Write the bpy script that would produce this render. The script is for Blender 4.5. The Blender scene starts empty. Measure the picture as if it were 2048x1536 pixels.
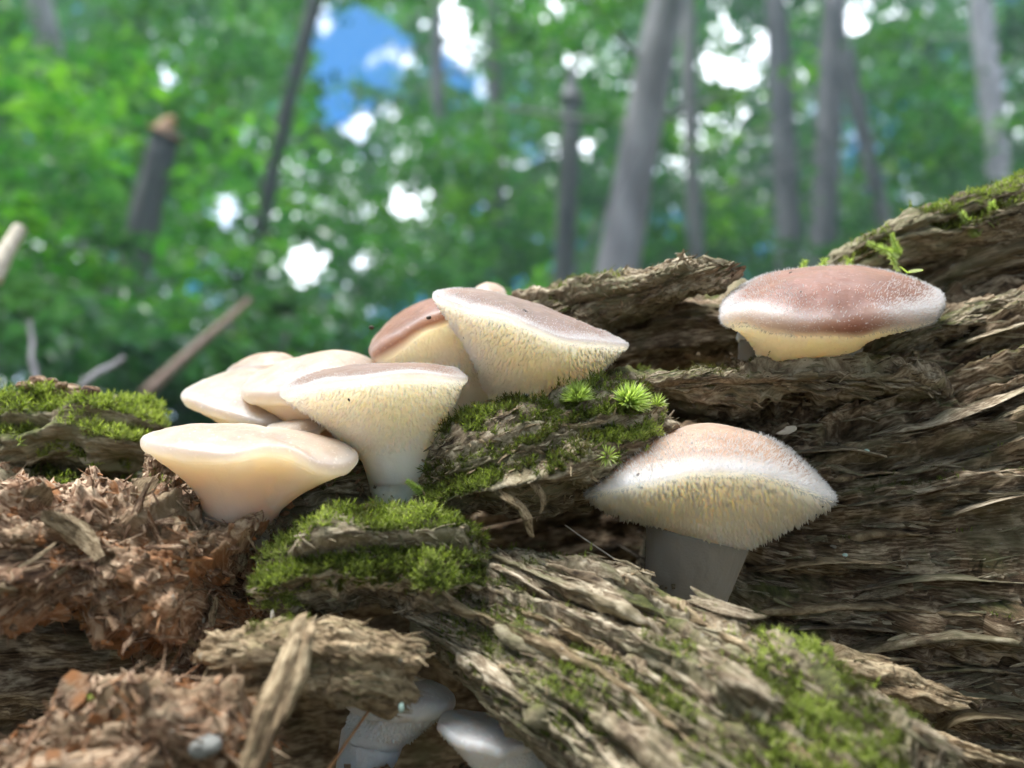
import bpy, math, random
import numpy as np
from mathutils import Vector, Matrix
from mathutils.kdtree import KDTree

rng = np.random.default_rng(7)
random.seed(7)
scene = bpy.context.scene
COL = scene.collection

# ------------------------------------------------------------------ camera
PITCH = math.radians(6.0)
CAMZ = 0.29
FPX = 1518.0                      # focal length in pixels of a 2048 wide frame
cam_d = bpy.data.cameras.new('camera')
cam = bpy.data.objects.new('camera', cam_d)
COL.objects.link(cam)
cam.location = (0, 0, CAMZ)
cam.rotation_euler = (math.radians(90) + PITCH, 0, 0)
cam_d.sensor_width = 36.0
cam_d.lens = 36.0 * FPX / 2048.0
cam_d.clip_start = 0.005
cam_d.clip_end = 600.0
cam_d.dof.use_dof = True
cam_d.dof.focus_distance = 0.142
cam_d.dof.aperture_fstop = 10.0
scene.camera = cam

# ------------------------------------------------------------------ sky and sun
SUN_EL = math.radians(70.0)
SUN_AZ = math.radians(-104.0)      # measured from +Y towards +X
world = bpy.data.worlds.new('World')
scene.world = world
world.use_nodes = True
wn, wl = world.node_tree.nodes, world.node_tree.links
wn.clear()
w_out = wn.new('ShaderNodeOutputWorld')
w_bg = wn.new('ShaderNodeBackground')
w_bg.inputs['Strength'].default_value = 0.088
sky = wn.new('ShaderNodeTexSky')
sky.sky_type = 'NISHITA'
sky.sun_disc = False
sky.sun_elevation = SUN_EL
sky.sun_rotation = SUN_AZ
sky.altitude = 1500
sky.air_density = .8
sky.dust_density = .1
sky.ozone_density = 3.0
w_tc = wn.new('ShaderNodeTexCoord')
w_no = wn.new('ShaderNodeTexNoise')
w_no.inputs['Scale'].default_value = 5.5
w_no.inputs['Detail'].default_value = 6
w_no.inputs['Roughness'].default_value = 0.55
w_mr = wn.new('ShaderNodeMapRange')
w_mr.inputs['From Min'].default_value = 0.44
w_mr.inputs['From Max'].default_value = 0.54
w_mx = wn.new('ShaderNodeMix')
w_mx.data_type = 'RGBA'
w_mx.inputs['B'].default_value = (21, 22, 24, 1)
wl.new(w_tc.outputs['Generated'], w_no.inputs['Vector'])
wl.new(w_no.outputs['Fac'], w_mr.inputs['Value'])
wl.new(w_mr.outputs['Result'], w_mx.inputs['Factor'])
w_hs = wn.new('ShaderNodeHueSaturation')
w_hs.inputs['Saturation'].default_value = 1.45
w_hs.inputs['Value'].default_value = 1.15
wl.new(sky.outputs['Color'], w_hs.inputs['Color'])
wl.new(w_hs.outputs['Color'], w_mx.inputs['A'])
wl.new(w_mx.outputs['Result'], w_bg.inputs['Color'])
wl.new(w_bg.outputs['Background'], w_out.inputs['Surface'])

sun_d = bpy.data.lights.new('sun', 'SUN')
sun_d.energy = 3.8
sun_d.angle = math.radians(28.0)
sun_d.color = (1.0, 0.985, 0.955)
sun = bpy.data.objects.new('sun', sun_d)
COL.objects.link(sun)
sdir = Vector((math.sin(SUN_AZ) * math.cos(SUN_EL), math.cos(SUN_AZ) * math.cos(SUN_EL), math.sin(SUN_EL)))
sun.rotation_euler = sdir.to_track_quat('Z', 'Y').to_euler()
sun.location = sdir * 30

HAZE = 0.0048
scene.view_settings.view_transform = 'Standard'
scene.view_settings.look = 'None'
scene.view_settings.gamma = 1.0
scene.view_settings.exposure = 1.42
scene.view_settings.use_curve_mapping = False
scene.render.engine = 'CYCLES'
cy = scene.cycles
cy.use_denoising = True
cy.max_bounces = 7
cy.diffuse_bounces = 5
cy.glossy_bounces = 2
cy.transmission_bounces = 4
cy.transparent_max_bounces = 14
cy.sample_clamp_indirect = 6.0
cy.caustics_reflective = False
cy.caustics_refractive = False

# ------------------------------------------------------------------ frames
RT = np.array([1.0, 0, 0])
FW = np.array([0, math.cos(PITCH), math.sin(PITCH)])
UP = np.array([0, -math.sin(PITCH), math.cos(PITCH)])
CAM = np.array([0, 0, CAMZ])


def Pc(px, py, d):
    """direction of sight (px, py) at depth d -> local frame (right, up, depth), unit of d"""
    return np.array([(px - 1024) / FPX * d, (768 - py) / FPX * d, d])


def W(p):
    """local frame in centimetres -> world in metres"""
    p = np.asarray(p, float)
    return CAM + 0.01 * (p[..., 0:1] * RT + p[..., 1:2] * UP + p[..., 2:3] * FW)


def Wm(px, py, d):
    """world point in metres of a sight line at depth d metres"""
    return W(Pc(px, py, d) * 100.0)


# ------------------------------------------------------------------ noise
def _h(ix, iy, iz, s):
    n = (ix.astype(np.int64) * 73856093) ^ (iy.astype(np.int64) * 19349663) ^ (iz.astype(np.int64) * 83492791) ^ (s * 2654435)
    n = (n ^ (n >> 13)) & 0x7fffffff
    n = (n * (n * n * 15731 + 789221) + 1376312589) & 0x7fffffff
    return n / 1073741824.0 - 1.0


def noise(x, y, z=0.0, s=0):
    x = np.asarray(x, float); y = np.asarray(y, float)
    z = np.zeros_like(x) + z
    y = np.zeros_like(x) + y
    xi = np.floor(x); yi = np.floor(y); zi = np.floor(z)
    xf = x - xi; yf = y - yi; zf = z - zi
    u = xf * xf * (3 - 2 * xf); v = yf * yf * (3 - 2 * yf); w = zf * zf * (3 - 2 * zf)
    r = 0
    for dx in (0, 1):
        a = u if dx else 1 - u
        for dy in (0, 1):
            b = v if dy else 1 - v
            for dz in (0, 1):
                c = w if dz else 1 - w
                r = r + a * b * c * _h(xi + dx, yi + dy, zi + dz, s)
    return r


def noise2(x, y, s=0):
    x = np.asarray(x, float); y = np.zeros_like(x) + y
    xi = np.floor(x); yi = np.floor(y)
    xf = x - xi; yf = y - yi
    u = xf * xf * (3 - 2 * xf); v = yf * yf * (3 - 2 * yf)
    o = np.zeros_like(xi)
    return ((1 - u) * (1 - v) * _h(xi, yi, o, s) + u * (1 - v) * _h(xi + 1, yi, o, s)
            + (1 - u) * v * _h(xi, yi + 1, o, s) + u * v * _h(xi + 1, yi + 1, o, s))


def fbm2(x, y, s=0, o=3):
    r = 0; a = 1.0; t = 0
    for i in range(o):
        r = r + a * noise2(x * 2 ** i, y * 2 ** i, s + i * 17); t += a; a *= .5
    return r / t


def fbm3(x, y, z, s=0, o=3):
    r = 0; a = 1.0; t = 0
    for i in range(o):
        r = r + a * noise(x * 2 ** i, y * 2 ** i, z * 2 ** i, s + i * 17); t += a; a *= .5
    return r / t


def sstep(a, b, x):
    t = np.clip((x - a) / (b - a), 0, 1)
    return t * t * (3 - 2 * t)


# ------------------------------------------------------------------ mesh helpers
def mk_mesh(name, V, F, attrs=None, smooth=True, mat=None):
    """V (n,3) world, F: list of face arrays (m,k)"""
    me = bpy.data.meshes.new(name)
    V = np.ascontiguousarray(V, np.float32)
    if not isinstance(F, list):
        F = [F]
    nl = sum(f.size for f in F); nf = sum(len(f) for f in F)
    me.vertices.add(len(V)); me.vertices.foreach_set('co', V.ravel())
    me.loops.add(nl); me.polygons.add(nf)
    me.loops.foreach_set('vertex_index', np.concatenate([f.ravel() for f in F]).astype(np.int32))
    st = []; k0 = 0
    for f in F:
        st.append(k0 + np.arange(len(f)) * f.shape[1]); k0 += f.size
    me.polygons.foreach_set('loop_start', np.concatenate(st).astype(np.int32))
    me.update(calc_edges=True)
    me.polygons.foreach_set('use_smooth', np.full(nf, smooth))
    for k, v in (attrs or {}).items():
        v = np.asarray(v, np.float32)
        if v.ndim == 1:
            a = me.attributes.new(k, 'FLOAT', 'POINT'); a.data.foreach_set('value', v)
        else:
            a = me.attributes.new(k, 'FLOAT_VECTOR', 'POINT'); a.data.foreach_set('vector', np.ascontiguousarray(v).ravel())
    me.validate()
    if mat:
        me.materials.append(mat)
    return me


def link(name, me, parent=None, loc=None, label=None, cat=None, group=None, kind=None):
    o = bpy.data.objects.new(name, me)
    COL.objects.link(o)
    if loc is not None:
        o.location = loc
    if parent is not None:
        o.parent = parent
    for k, v in (('label', label), ('category', cat), ('group', group), ('kind', kind)):
        if v:
            o[k] = v
    return o


def root(name, loc, label, cat, group=None):
    return link(name, None, None, tuple(loc), label, cat, group)


def grid_faces(nu, nv, wrap_v=True, off=0):
    i = np.arange(nu - 1)[:, None]
    j = np.arange(nv if wrap_v else nv - 1)[None, :]
    j2 = (j + 1) % nv
    a = i * nv + j; b = i * nv + j2; c = (i + 1) * nv + j2; d = (i + 1) * nv + j
    return np.stack([a, b, c, d], -1).reshape(-1, 4) + off


def vnormals(V, F):
    N = np.zeros_like(V)
    a, b, c, d = V[F[:, 0]], V[F[:, 1]], V[F[:, 2]], V[F[:, 3]]
    n = np.cross(c - a, d - b)
    for k in range(4):
        np.add.at(N, F[:, k], n)
    return N / (np.linalg.norm(N, axis=1, keepdims=True) + 1e-12)


def catmull(P, n, closed=False):
    P = np.asarray(P, float)
    m = len(P)
    seg = m if closed else m - 1
    t = np.linspace(0, seg, n, endpoint=not closed)
    i = np.minimum(np.floor(t).astype(int), seg - 1)
    f = (t - i)[:, None]
    def g(k):
        return P[k % m] if closed else P[np.clip(k, 0, m - 1)]
    p0, p1, p2, p3 = g(i - 1), g(i), g(i + 1), g(i + 2)
    return 0.5 * (2 * p1 + (p2 - p0) * f + (2 * p0 - 5 * p1 + 4 * p2 - p3) * f * f + (3 * p1 - p0 - 3 * p2 + p3) * f ** 3)


def trunk_mesh(p0, p1, r0, r1, rn, mat, branches=0, bl=1.2, nseg=14, sides=12, wob=.03, stub=False):
    Vs, Fs = [], []
    off = 0
    def tube(a, b, ra, rb, ns, sd, wb):
        nonlocal off
        t = np.linspace(0, 1, ns)[:, None]
        L = np.linalg.norm(b - a)
        c = a + (b - a) * t + (np.stack([noise2(t[:, 0] * 4 + off, 3.3, 1), noise2(t[:, 0] * 4 + off, 7.7, 2), 0 * t[:, 0]], -1) * wb * L) * np.minimum(t * 4, 1)
        d = (b - a) / L
        u = np.cross(d, [.31, .9, .2]); u /= np.linalg.norm(u); v = np.cross(d, u)
        an = np.linspace(0, 2 * np.pi, sd, endpoint=False)
        rr = (ra + (rb - ra) * t) * (1 + .10 * noise2(t * 9 + off, np.cos(an)[None] * 1.5, 5)) * (1 + .5 * np.exp(-t * 22) * (sd > 8))
        V = c[:, None] + u * (np.cos(an)[None] * rr)[..., None] + v * (np.sin(an)[None] * rr)[..., None]
        Vs.append(np.vstack([V.reshape(-1, 3), c[-1:] + d * rb * .4]))
        Fs.append(grid_faces(ns, sd, True, off))
        j = np.arange(sd); k = off + (ns - 1) * sd
        Fs.append(np.stack([k + j, k + (j + 1) % sd, np.full(sd, off + ns * sd), np.full(sd, off + ns * sd)], -1)[:, :3])
        off += ns * sd + 1
        return c
    p0 = np.asarray(p0, float); p1 = np.asarray(p1, float)
    c = tube(p0, p1, r0, r1, nseg, sides, wob)
    ends = []
    for i in range(branches):
        t = rn.uniform(.3, .97); b0 = c[int(t * (nseg - 1))]
        an = rn.uniform(0, 6.283); L = bl * rn.uniform(.5, 1.2)
        b1 = b0 + np.array([math.cos(an), math.sin(an), rn.uniform(.15, .6)]) * L
        tube(b0, b1, r1 * .22, r1 * .06, 6, 6, .06); ends.append((b0, b1))
    q = [f for f in Fs if f.shape[1] == 4]; t3 = [f for f in Fs if f.shape[1] == 3]
    return mk_mesh('trunk', np.vstack(Vs), [np.vstack(q), np.vstack(t3)], None, True, mat), ends



# ------------------------------------------------------------------ materials
def new_mat(name):
    m = bpy.data.materials.new(name); m.use_nodes = True
    n = m.node_tree.nodes; n.clear()
    return m, n, m.node_tree.links


def ramp(n, stops):
    r = n.new('ShaderNodeValToRGB')
    e = r.color_ramp.elements
    while len(e) > 1:
        e.remove(e[-1])
    e[0].position = stops[0][0]; e[0].color = (*stops[0][1], 1)
    for p, c in stops[1:]:
        x = e.new(p); x.color = (*c, 1)
    return r


def mixc(n, l, a, b, f):
    m = n.new('ShaderNodeMix'); m.data_type = 'RGBA'
    for s, v in (('A', a), ('B', b)):
        if hasattr(v, 'links') or hasattr(v, 'is_linked'):
            l.new(v, m.inputs[s])
        else:
            m.inputs[s].default_value = (*v, 1)
    if hasattr(f, 'is_linked'):
        l.new(f, m.inputs['Factor'])
    else:
        m.inputs['Factor'].default_value = f
    return m.outputs['Result']


def attr(n, name, out='Fac'):
    a = n.new('ShaderNodeAttribute'); a.attribute_name = name
    return a.outputs[out]


def tex(n, l, vec, scale, detail=4, rough=.55, mapping=None):
    t = n.new('ShaderNodeTexNoise'); t.inputs['Scale'].default_value = scale
    t.inputs['Detail'].default_value = detail; t.inputs['Roughness'].default_value = rough
    if mapping:
        mp = n.new('ShaderNodeMapping'); mp.inputs['Scale'].default_value = mapping
        l.new(vec, mp.inputs['Vector']); vec = mp.outputs['Vector']
    l.new(vec, t.inputs['Vector'])
    return t.outputs['Fac']


def mrange(n, l, v, a, b, c=0., d=1.):
    m = n.new('ShaderNodeMapRange'); l.new(v, m.inputs['Value'])
    for k, x in zip(('From Min', 'From Max', 'To Min', 'To Max'), (a, b, c, d)):
        m.inputs[k].default_value = x
    return m.outputs['Result']


def wood_mat(name, dark, mid, light, algae, algae_amt, rust=None):
    """gc attribute: x along the grain, y across, z depth, in centimetres; moss attribute 0..1"""
    m, n, l = new_mat(name)
    out = n.new('ShaderNodeOutputMaterial'); b = n.new('ShaderNodeBsdfPrincipled')
    gc = attr(n, 'gc', 'Vector')
    f1 = tex(n, l, gc, 1.0, 6, .6, (1.0, 6.0, 3.0))
    f2 = tex(n, l, gc, 1.0, 5, .65, (4.0, 26.0, 12.0))
    ad = n.new('ShaderNodeMath'); ad.operation = 'MULTIPLY_ADD'
    l.new(f2, ad.inputs[0]); ad.inputs[1].default_value = .55
    mm = n.new('ShaderNodeMath'); mm.operation = 'MULTIPLY'; l.new(f1, mm.inputs[0]); mm.inputs[1].default_value = .5
    l.new(mm.outputs[0], ad.inputs[2])
    r = ramp(n, [(.40, dark), (.51, mid), (.63, light)])
    l.new(ad.outputs[0], r.inputs['Fac'])
    patch = tex(n, l, gc, 1.0, 5, .6, (.55, .9, .9))
    am = mrange(n, l, patch, .62 - algae_amt * .3, .78 - algae_amt * .2)
    col = mixc(n, l, r.outputs['Color'], algae, am)
    if rust:
        p2 = tex(n, l, gc, 1.0, 3, .5, (.4, .5, .45))
        col = mixc(n, l, col, rust, mrange(n, l, p2, .53, .66, 0, .8))
    # pale fungal threads and lichen specks
    sp = tex(n, l, gc, 1.0, 3, .5, (5.5, 9.0, 7.0))
    col = mixc(n, l, col, (.34, .32, .27), mrange(n, l, sp, .69, .74, 0, .75))
    ms = attr(n, 'moss')
    mcol = ramp(n, [(.35, (.03, .03, .011)), (.5, (.075, .08, .024)), (.66, (.15, .15, .05))])
    l.new(tex(n, l, gc, 7.0, 4, .6), mcol.inputs['Fac'])
    col = mixc(n, l, col, mcol.outputs['Color'], ms)
    l.new(col, b.inputs['Base Color'])
    b.inputs['Roughness'].default_value = .82
    b.inputs['Specular IOR Level'].default_value = .28
    bh = n.new('ShaderNodeMath'); bh.operation = 'MULTIPLY_ADD'
    b2 = tex(n, l, gc, 1.0, 6, .7, (9., 42., 30.)); l.new(b2, bh.inputs[0]); bh.inputs[1].default_value = .6
    l.new(tex(n, l, gc, 30., 4, .7), bh.inputs[2])
    bp = n.new('ShaderNodeBump'); bp.inputs['Strength'].default_value = .9; bp.inputs['Distance'].default_value = .00035
    l.new(bh.outputs[0], bp.inputs['Height']); l.new(bp.outputs['Normal'], b.inputs['Normal'])
    l.new(b.outputs[0], out.inputs['Surface'])
    return m


M_WOOD = wood_mat('rotten_wood', (.034, .021, .012), (.22, .165, .105), (.56, .48, .35), (.20, .19, .105), .5)
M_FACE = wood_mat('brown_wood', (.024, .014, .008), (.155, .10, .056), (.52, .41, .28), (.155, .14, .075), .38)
M_ROT = wood_mat('red_rot', (.030, .014, .009), (.22, .125, .072), (.60, .45, .31), (.23, .17, .10), .45, (.42, .17, .055))
M_TAN = wood_mat('tan_wood', (.06, .036, .018), (.26, .185, .105), (.52, .41, .26), (.19, .16, .075), .25)


def leaf_mat(name, stops, trans, rough=.4, gloss=.35, mid=None):
    m, n, l = new_mat(name)
    out = n.new('ShaderNodeOutputMaterial')
    r = ramp(n, stops); l.new(attr(n, 'rnd'), r.inputs['Fac'])
    b = n.new('ShaderNodeBsdfPrincipled'); l.new(r.outputs['Color'], b.inputs['Base Color'])
    b.inputs['Roughness'].default_value = rough; b.inputs['Specular IOR Level'].default_value = gloss
    t = n.new('ShaderNodeBsdfTranslucent')
    tc = n.new('ShaderNodeMix'); tc.data_type = 'RGBA'; tc.blend_type = 'MULTIPLY'; tc.inputs['Factor'].default_value = 1
    l.new(r.outputs['Color'], tc.inputs['A']); tc.inputs['B'].default_value = (1.7, 2.0, .7, 1)
    l.new(tc.outputs['Result'], t.inputs['Color'])
    mx = n.new('ShaderNodeMixShader'); mx.inputs['Fac'].default_value = trans
    l.new(b.outputs[0], mx.inputs[1]); l.new(t.outputs[0], mx.inputs[2]); l.new(mx.outputs[0], out.inputs['Surface'])
    return m


M_MOSS = leaf_mat('moss', [(0, (.085, .062, .026)), (.22, (.06, .066, .018)), (.5, (.115, .14, .032)), (.78, (.20, .235, .055)), (1, (.38, .40, .15))], .4, .6, .2)
M_MOSSB = leaf_mat('bright_moss', [(0, (.13, .16, .04)), (.5, (.30, .36, .12)), (1, (.56, .62, .36))], .45, .5, .3)
M_LEAF = leaf_mat('leaf', [(0, (.016, .07, .022)), (.5, (.035, .135, .026)), (1, (.12, .25, .035))], .5, .42, .6)
M_LEAF_SHADE = leaf_mat('shaded_leaf', [(0, (.016, .052, .040)), (.5, (.028, .085, .052)), (1, (.055, .13, .06))], .4, .38, .6)  # darker teal copy of leaf: shade and misty veil put into the colour


def simple_mat(name, c1, c2, scale, rough=.8, bump=.3, dist=.001, mapping=None):
    m, n, l = new_mat(name)
    out = n.new('ShaderNodeOutputMaterial'); b = n.new('ShaderNodeBsdfPrincipled')
    tc = n.new('ShaderNodeTexCoord')
    f = tex(n, l, tc.outputs['Object'], scale, 6, .6, mapping)
    r = ramp(n, [(.35, c1), (.65, c2)]); l.new(f, r.inputs['Fac'])
    l.new(r.outputs['Color'], b.inputs['Base Color']); b.inputs['Roughness'].default_value = rough
    bp = n.new('ShaderNodeBump'); bp.inputs['Strength'].default_value = bump; bp.inputs['Distance'].default_value = dist
    l.new(f, bp.inputs['Height']); l.new(bp.outputs['Normal'], b.inputs['Normal'])
    l.new(b.outputs[0], out.inputs['Surface'])
    return m


M_BARK = simple_mat('grey_bark', (.22, .20, .225), (.42, .39, .43), 6, .85, .8, .02, (1, 1, .25))
M_BARKD = simple_mat('dark_bark', (.085, .083, .095), (.19, .18, .195), 6, .85, .8, .02, (1, 1, .25))
M_SOIL = simple_mat('leaf_litter', (.035, .030, .018), (.10, .085, .05), 7, .9, .8, .03)
M_STONE = simple_mat('pebble', (.09, .09, .08), (.24, .24, .22), 500, .8, .5, .0005)
M_NEEDLE = simple_mat('pine_needle', (.28, .12, .045), (.45, .24, .09), 300, .5, .2, .0002)
M_SPECK = simple_mat('dark_speck', (.02, .012, .008), (.07, .04, .025), 900, .6, .2, .0002)
M_LICHEN = simple_mat('pale_lichen', (.35, .52, .45), (.55, .70, .62), 700, .9, .4, .0003)
M_DEAD = simple_mat('dead_branch', (.12, .075, .055), (.24, .165, .13), 60, .8, .3, .002)
M_PALE = simple_mat('pale_chip', (.42, .36, .28), (.66, .60, .50), 500, .8, .3, .0003, (1, 1, .3))


def fungus_mat(name, top, under, scale=.018, rad=(1.0, .84, .66), rough=.42, mott=.25):
    """cap attribute: 1 on the upper skin, 0 below"""
    m, n, l = new_mat(name)
    out = n.new('ShaderNodeOutputMaterial'); b = n.new('ShaderNodeBsdfPrincipled')
    tc = n.new('ShaderNodeTexCoord')
    f = tex(n, l, tc.outputs['Object'], 130, 5, .6)
    t2 = tuple(min(1, c * (1 - mott)) for c in top)
    tcol = mixc(n, l, top, t2, mrange(n, l, f, .35, .65))
    sp = tex(n, l, tc.outputs['Object'], 1500, 2, .5)
    tcol = mixc(n, l, tcol, tuple(min(1, c * 1.25 + .12) for c in top), mrange(n, l, sp, .62, .72, 0, .7))
    ed = attr(n, 'edge')
    tcol = mixc(n, l, tcol, (.66, .63, .62), ed)
    col = mixc(n, l, under, tcol, attr(n, 'cap'))
    l.new(col, b.inputs['Base Color'])
    b.inputs['Subsurface Weight'].default_value = 1.0
    b.inputs['Subsurface Radius'].default_value = rad
    b.inputs['Subsurface Scale'].default_value = scale
    b.inputs['Subsurface Anisotropy'].default_value = .6
    b.inputs['Roughness'].default_value = rough
    b.inputs['Specular IOR Level'].default_value = .4
    bp = n.new('ShaderNodeBump'); bp.inputs['Strength'].default_value = .35; bp.inputs['Distance'].default_value = .00025
    l.new(tex(n, l, tc.outputs['Object'], 2400, 3, .6), bp.inputs['Height'])
    l.new(bp.outputs['Normal'], b.inputs['Normal'])
    l.new(b.outputs[0], out.inputs['Surface'])
    return m


def spine_mat(name, c, tr=.55, clear=.35):
    m, n, l = new_mat(name)
    out = n.new('ShaderNodeOutputMaterial')
    b = n.new('ShaderNodeBsdfPrincipled'); b.inputs['Base Color'].default_value = (*c, 1); b.inputs['Roughness'].default_value = .35
    t = n.new('ShaderNodeBsdfTranslucent'); t.inputs['Color'].default_value = (*c, 1)
    mx = n.new('ShaderNodeMixShader'); mx.inputs['Fac'].default_value = tr
    l.new(b.outputs[0], mx.inputs[1]); l.new(t.outputs[0], mx.inputs[2])
    tp = n.new('ShaderNodeBsdfTransparent'); tp.inputs['Color'].default_value = (1, .985, .95, 1)
    m2 = n.new('ShaderNodeMixShader'); m2.inputs['Fac'].default_value = clear
    l.new(mx.outputs[0], m2.inputs[1]); l.new(tp.outputs[0], m2.inputs[2]); l.new(m2.outputs[0], out.inputs['Surface'])
    return m


CREAM = (.87, .81, .70)
M_F_BROWN = fungus_mat('brown_capped_jelly', (.235, .115, .078), CREAM)
M_F_TAN = fungus_mat('tan_capped_jelly', (.42, .295, .225), CREAM)
M_F_PALE = fungus_mat('pale_jelly', (.44, .33, .255), (.70, .60, .49), .02)
M_F_WHITE = fungus_mat('white_jelly', (.78, .77, .77), (.78, .77, .77), .004, (1, .8, .7))
M_F_MAUVE = fungus_mat('mauve_capped_jelly', (.235, .155, .125), CREAM)
M_STEMC = fungus_mat('cream_stem_jelly', CREAM, (.78, .69, .56), .016)
M_STEM_SHADE = fungus_mat('shaded_stem_jelly', CREAM, (.30, .265, .22), .006)  # grey stem, its colour lowered further for the shade under the caps
M_SPINE = spine_mat('cream_spine', (.97, .93, .83), .5, .58)
M_FUZZ = spine_mat('frosted_fuzz', (.80, .80, .81), .5)

# ------------------------------------------------------------------ wood pieces
WOOD = {}


def blocks(U, fl, ln, s):
    """random height of broken fibre pieces: fl is the index of the strip, ln the usual length"""
    h0 = _h(fl, fl * 0 + 3, fl * 0, s) * .5 + .5
    m = np.floor((U + h0 * 9.7) / (ln * (.6 + .8 * h0)))
    return _h(fl, m, fl * 0, s + 1) * .5 + .5


def wood(name, path, hh, hd, mat, style='fibre', nu=200, nv=160, roll=0., seed=0, sq=2.6, amp=1., moss=0., rot3=None,
         taper=(.12, .12), jag=.5, tip=(.25, .25), front=.78, cap_amp=.3):
    """swept piece of wood. path: [(px,py,depth cm)], hh/hd: half height / half depth (cm) at the path stations"""
    nu = int(nu * .72); nv = int(nv * .70)
    C = catmull([Pc(*p) for p in path], nu)
    st = np.linspace(0, 1, nu)
    hhv = np.interp(st, np.linspace(0, 1, len(hh)), hh)
    hdv = np.interp(st, np.linspace(0, 1, len(hd)), hd)
    if np.isscalar(roll):
        roll = [roll, roll]
    rollv = np.radians(np.interp(st, np.linspace(0, 1, len(roll)), roll))
    T = np.gradient(C, axis=0); T /= np.linalg.norm(T, axis=1, keepdims=True)
    N0 = np.array([0, 0, -1.0]) - T * (T @ np.array([0, 0, -1.0]))[:, None]
    N0 /= np.linalg.norm(N0, axis=1, keepdims=True)
    B0 = np.cross(N0, T)
    B0 *= np.sign(B0[:, 1:2] + 1e-9)
    cr, sr = np.cos(rollv)[:, None], np.sin(rollv)[:, None]
    N = N0 * cr + B0 * sr          # positive roll: face turns upward
    B = B0 * cr - N0 * sr
    nf = int(nv * front)
    th = np.concatenate([np.linspace(-115, 115, nf, endpoint=False), np.linspace(115, 245, nv - nf, endpoint=False)])
    th = np.radians(th)
    ce, se = np.cos(th), np.sin(th)
    e = 2.0 / sq
    ca = np.sign(ce) * np.abs(ce) ** e; sa = np.sign(se) * np.abs(se) ** e
    L = np.concatenate([[0], np.cumsum(np.linalg.norm(np.diff(C, axis=0), axis=1))])
    U = L[:, None] + 0 * th[None]
    # end rounding
    tf = np.ones(nu)
    if taper[0] > 0:
        tf *= tip[0] + (1 - tip[0]) * sstep(0, taper[0], st) ** .6
    if taper[1] > 0:
        tf *= tip[1] + (1 - tip[1]) * sstep(0, taper[1], 1 - st) ** .6
    H = (hhv * tf)[:, None]; D = (hdv * tf)[:, None]
    sec = B[:, None] * (H * sa[None])[..., None] + N[:, None] * (D * ca[None])[..., None]
    nrm = B[:, None] * (sa[None] / np.maximum(H, .05) * 1)[..., None] + N[:, None] * (ca[None] / np.maximum(D, .05))[..., None]
    nrm /= np.linalg.norm(nrm, axis=2, keepdims=True) + 1e-9
    A = H.mean() * sa[None] + np.zeros_like(U)         # height across
    A = A + .6 * D.mean() * np.abs(sa[None]) * 0
    A2 = (se[None] * (H.mean() + D.mean()) * .5) + 0 * U + ce[None] * .001
    P = C[:, None] + sec
    # jagged broken ends
    jg = fbm2(A2 * 2.2 + 5, ce[None] * 2 + 0 * U, seed + 90, 3) * jag
    P = P + T[:, None] * (jg * (sstep(.75, 1, st) + sstep(.75, 1, 1 - st))[:, None])[..., None]
    px, py, pz = P[..., 0], P[..., 1], P[..., 2]
    s = seed * 31
    lo = .30 * fbm3(px * .75, py * .9, pz * .75, s + 60, 2) + .16 * fbm3(px * 2.1, py * 2.6, pz * 2.1, s + 61, 2)
    fine = .045 * fbm3(px * 6, py * 7, pz * 6, s + 62, 2) + .03 * noise(px * 17, py * 19, pz * 17, s + 63)
    if style == 'ledge':
        wp = .40 * fbm2(U * .28, A * .40, s + 1) + .16 * fbm2(U * 1.1, A * 1.2, s + 2) + .035 * fbm2(U * 4.5, A * 4, s + 3)
        t = A + wp
        d = 1.2 * lo + fine
        for k, (lam, am, ln) in enumerate(((1.1, .42, 4.5), (.42, .24, 2.2), (.15, .09, 1.1))):
            ph = t / lam + 3.3 * k
            fl = np.floor(ph); f = ph - fl
            r = blocks(U + .3 * noise2(U * 3, f * 2 + fl, s + 30 + k), fl, ln, s + 5 + k)
            prof = np.where(f < .88, (f / .88) ** 1.5, (1 - f) / .12)
            d += am * (.10 + 1.1 * r) * prof
        d -= .34 * sstep(.30, .62, noise2(U * .55, A * 2.6 + .3 * wp, s + 21))
        d -= .13 * sstep(.22, .5, noise2(U * 1.9, A * 7, s + 23))
        d += .035 * noise2(U * 3, t * 17, s + 11) + .025 * noise2(U * 9, t * 30, s + 12)
    elif style == 'fibre':
        wp = .28 * fbm2(U * .30, A * .5, s + 1) + .07 * fbm2(U * 1.2, A * 1.5, s + 2) + .02 * noise2(U * 5, A * 5, s + 3)
        a = A + wp
        d = lo + fine
        for k, (wd, am, ln) in enumerate(((.55, .34, 4.2), (.21, .20, 2.2), (.085, .085, 1.0), (.04, .03, .5))):
            ph = a / wd + 7.7 * k
            fl = np.floor(ph); f = ph - fl
            h = blocks(U + (.5 * wd) * noise2(U * 2 / wd ** .5, f * 3 + fl * 5, s + 40 + k), fl, ln, s + 50 + k)
            e = np.minimum(f, 1 - f)
            d += am * (h - .5) * sstep(0, .2, e) - am * .55 * (1 - sstep(0, .16, e)) * (.4 + .6 * h)
        n = noise2(U * .15, a * 1.1, s + 5)
        d -= .55 * (1 - sstep(.0, .09, np.abs(n))) * sstep(-.15, .3, noise2(U * .4 + 9, a * .8, s + 6))
        d += .03 * noise2(U * 4, a * 24, s + 15)
    else:
        d = 1.5 * lo + 1.6 * fine
        for k, (fr, am) in enumerate(((1.3, .30), (2.9, .17), (6.2, .085))):
            qx = px * fr + .5 * noise(px * fr * 1.7, py * fr * 1.7, pz * fr * 1.7, s + 3)
            nn = noise(qx, py * fr * 1.3, pz * fr, s + 70 + k)
            d += am * np.floor(nn * 3) / 3 + am * .35 * nn
        d -= .7 * sstep(.25, .6, noise(px * .7, py * .9, pz * .7, s + 77))
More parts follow.
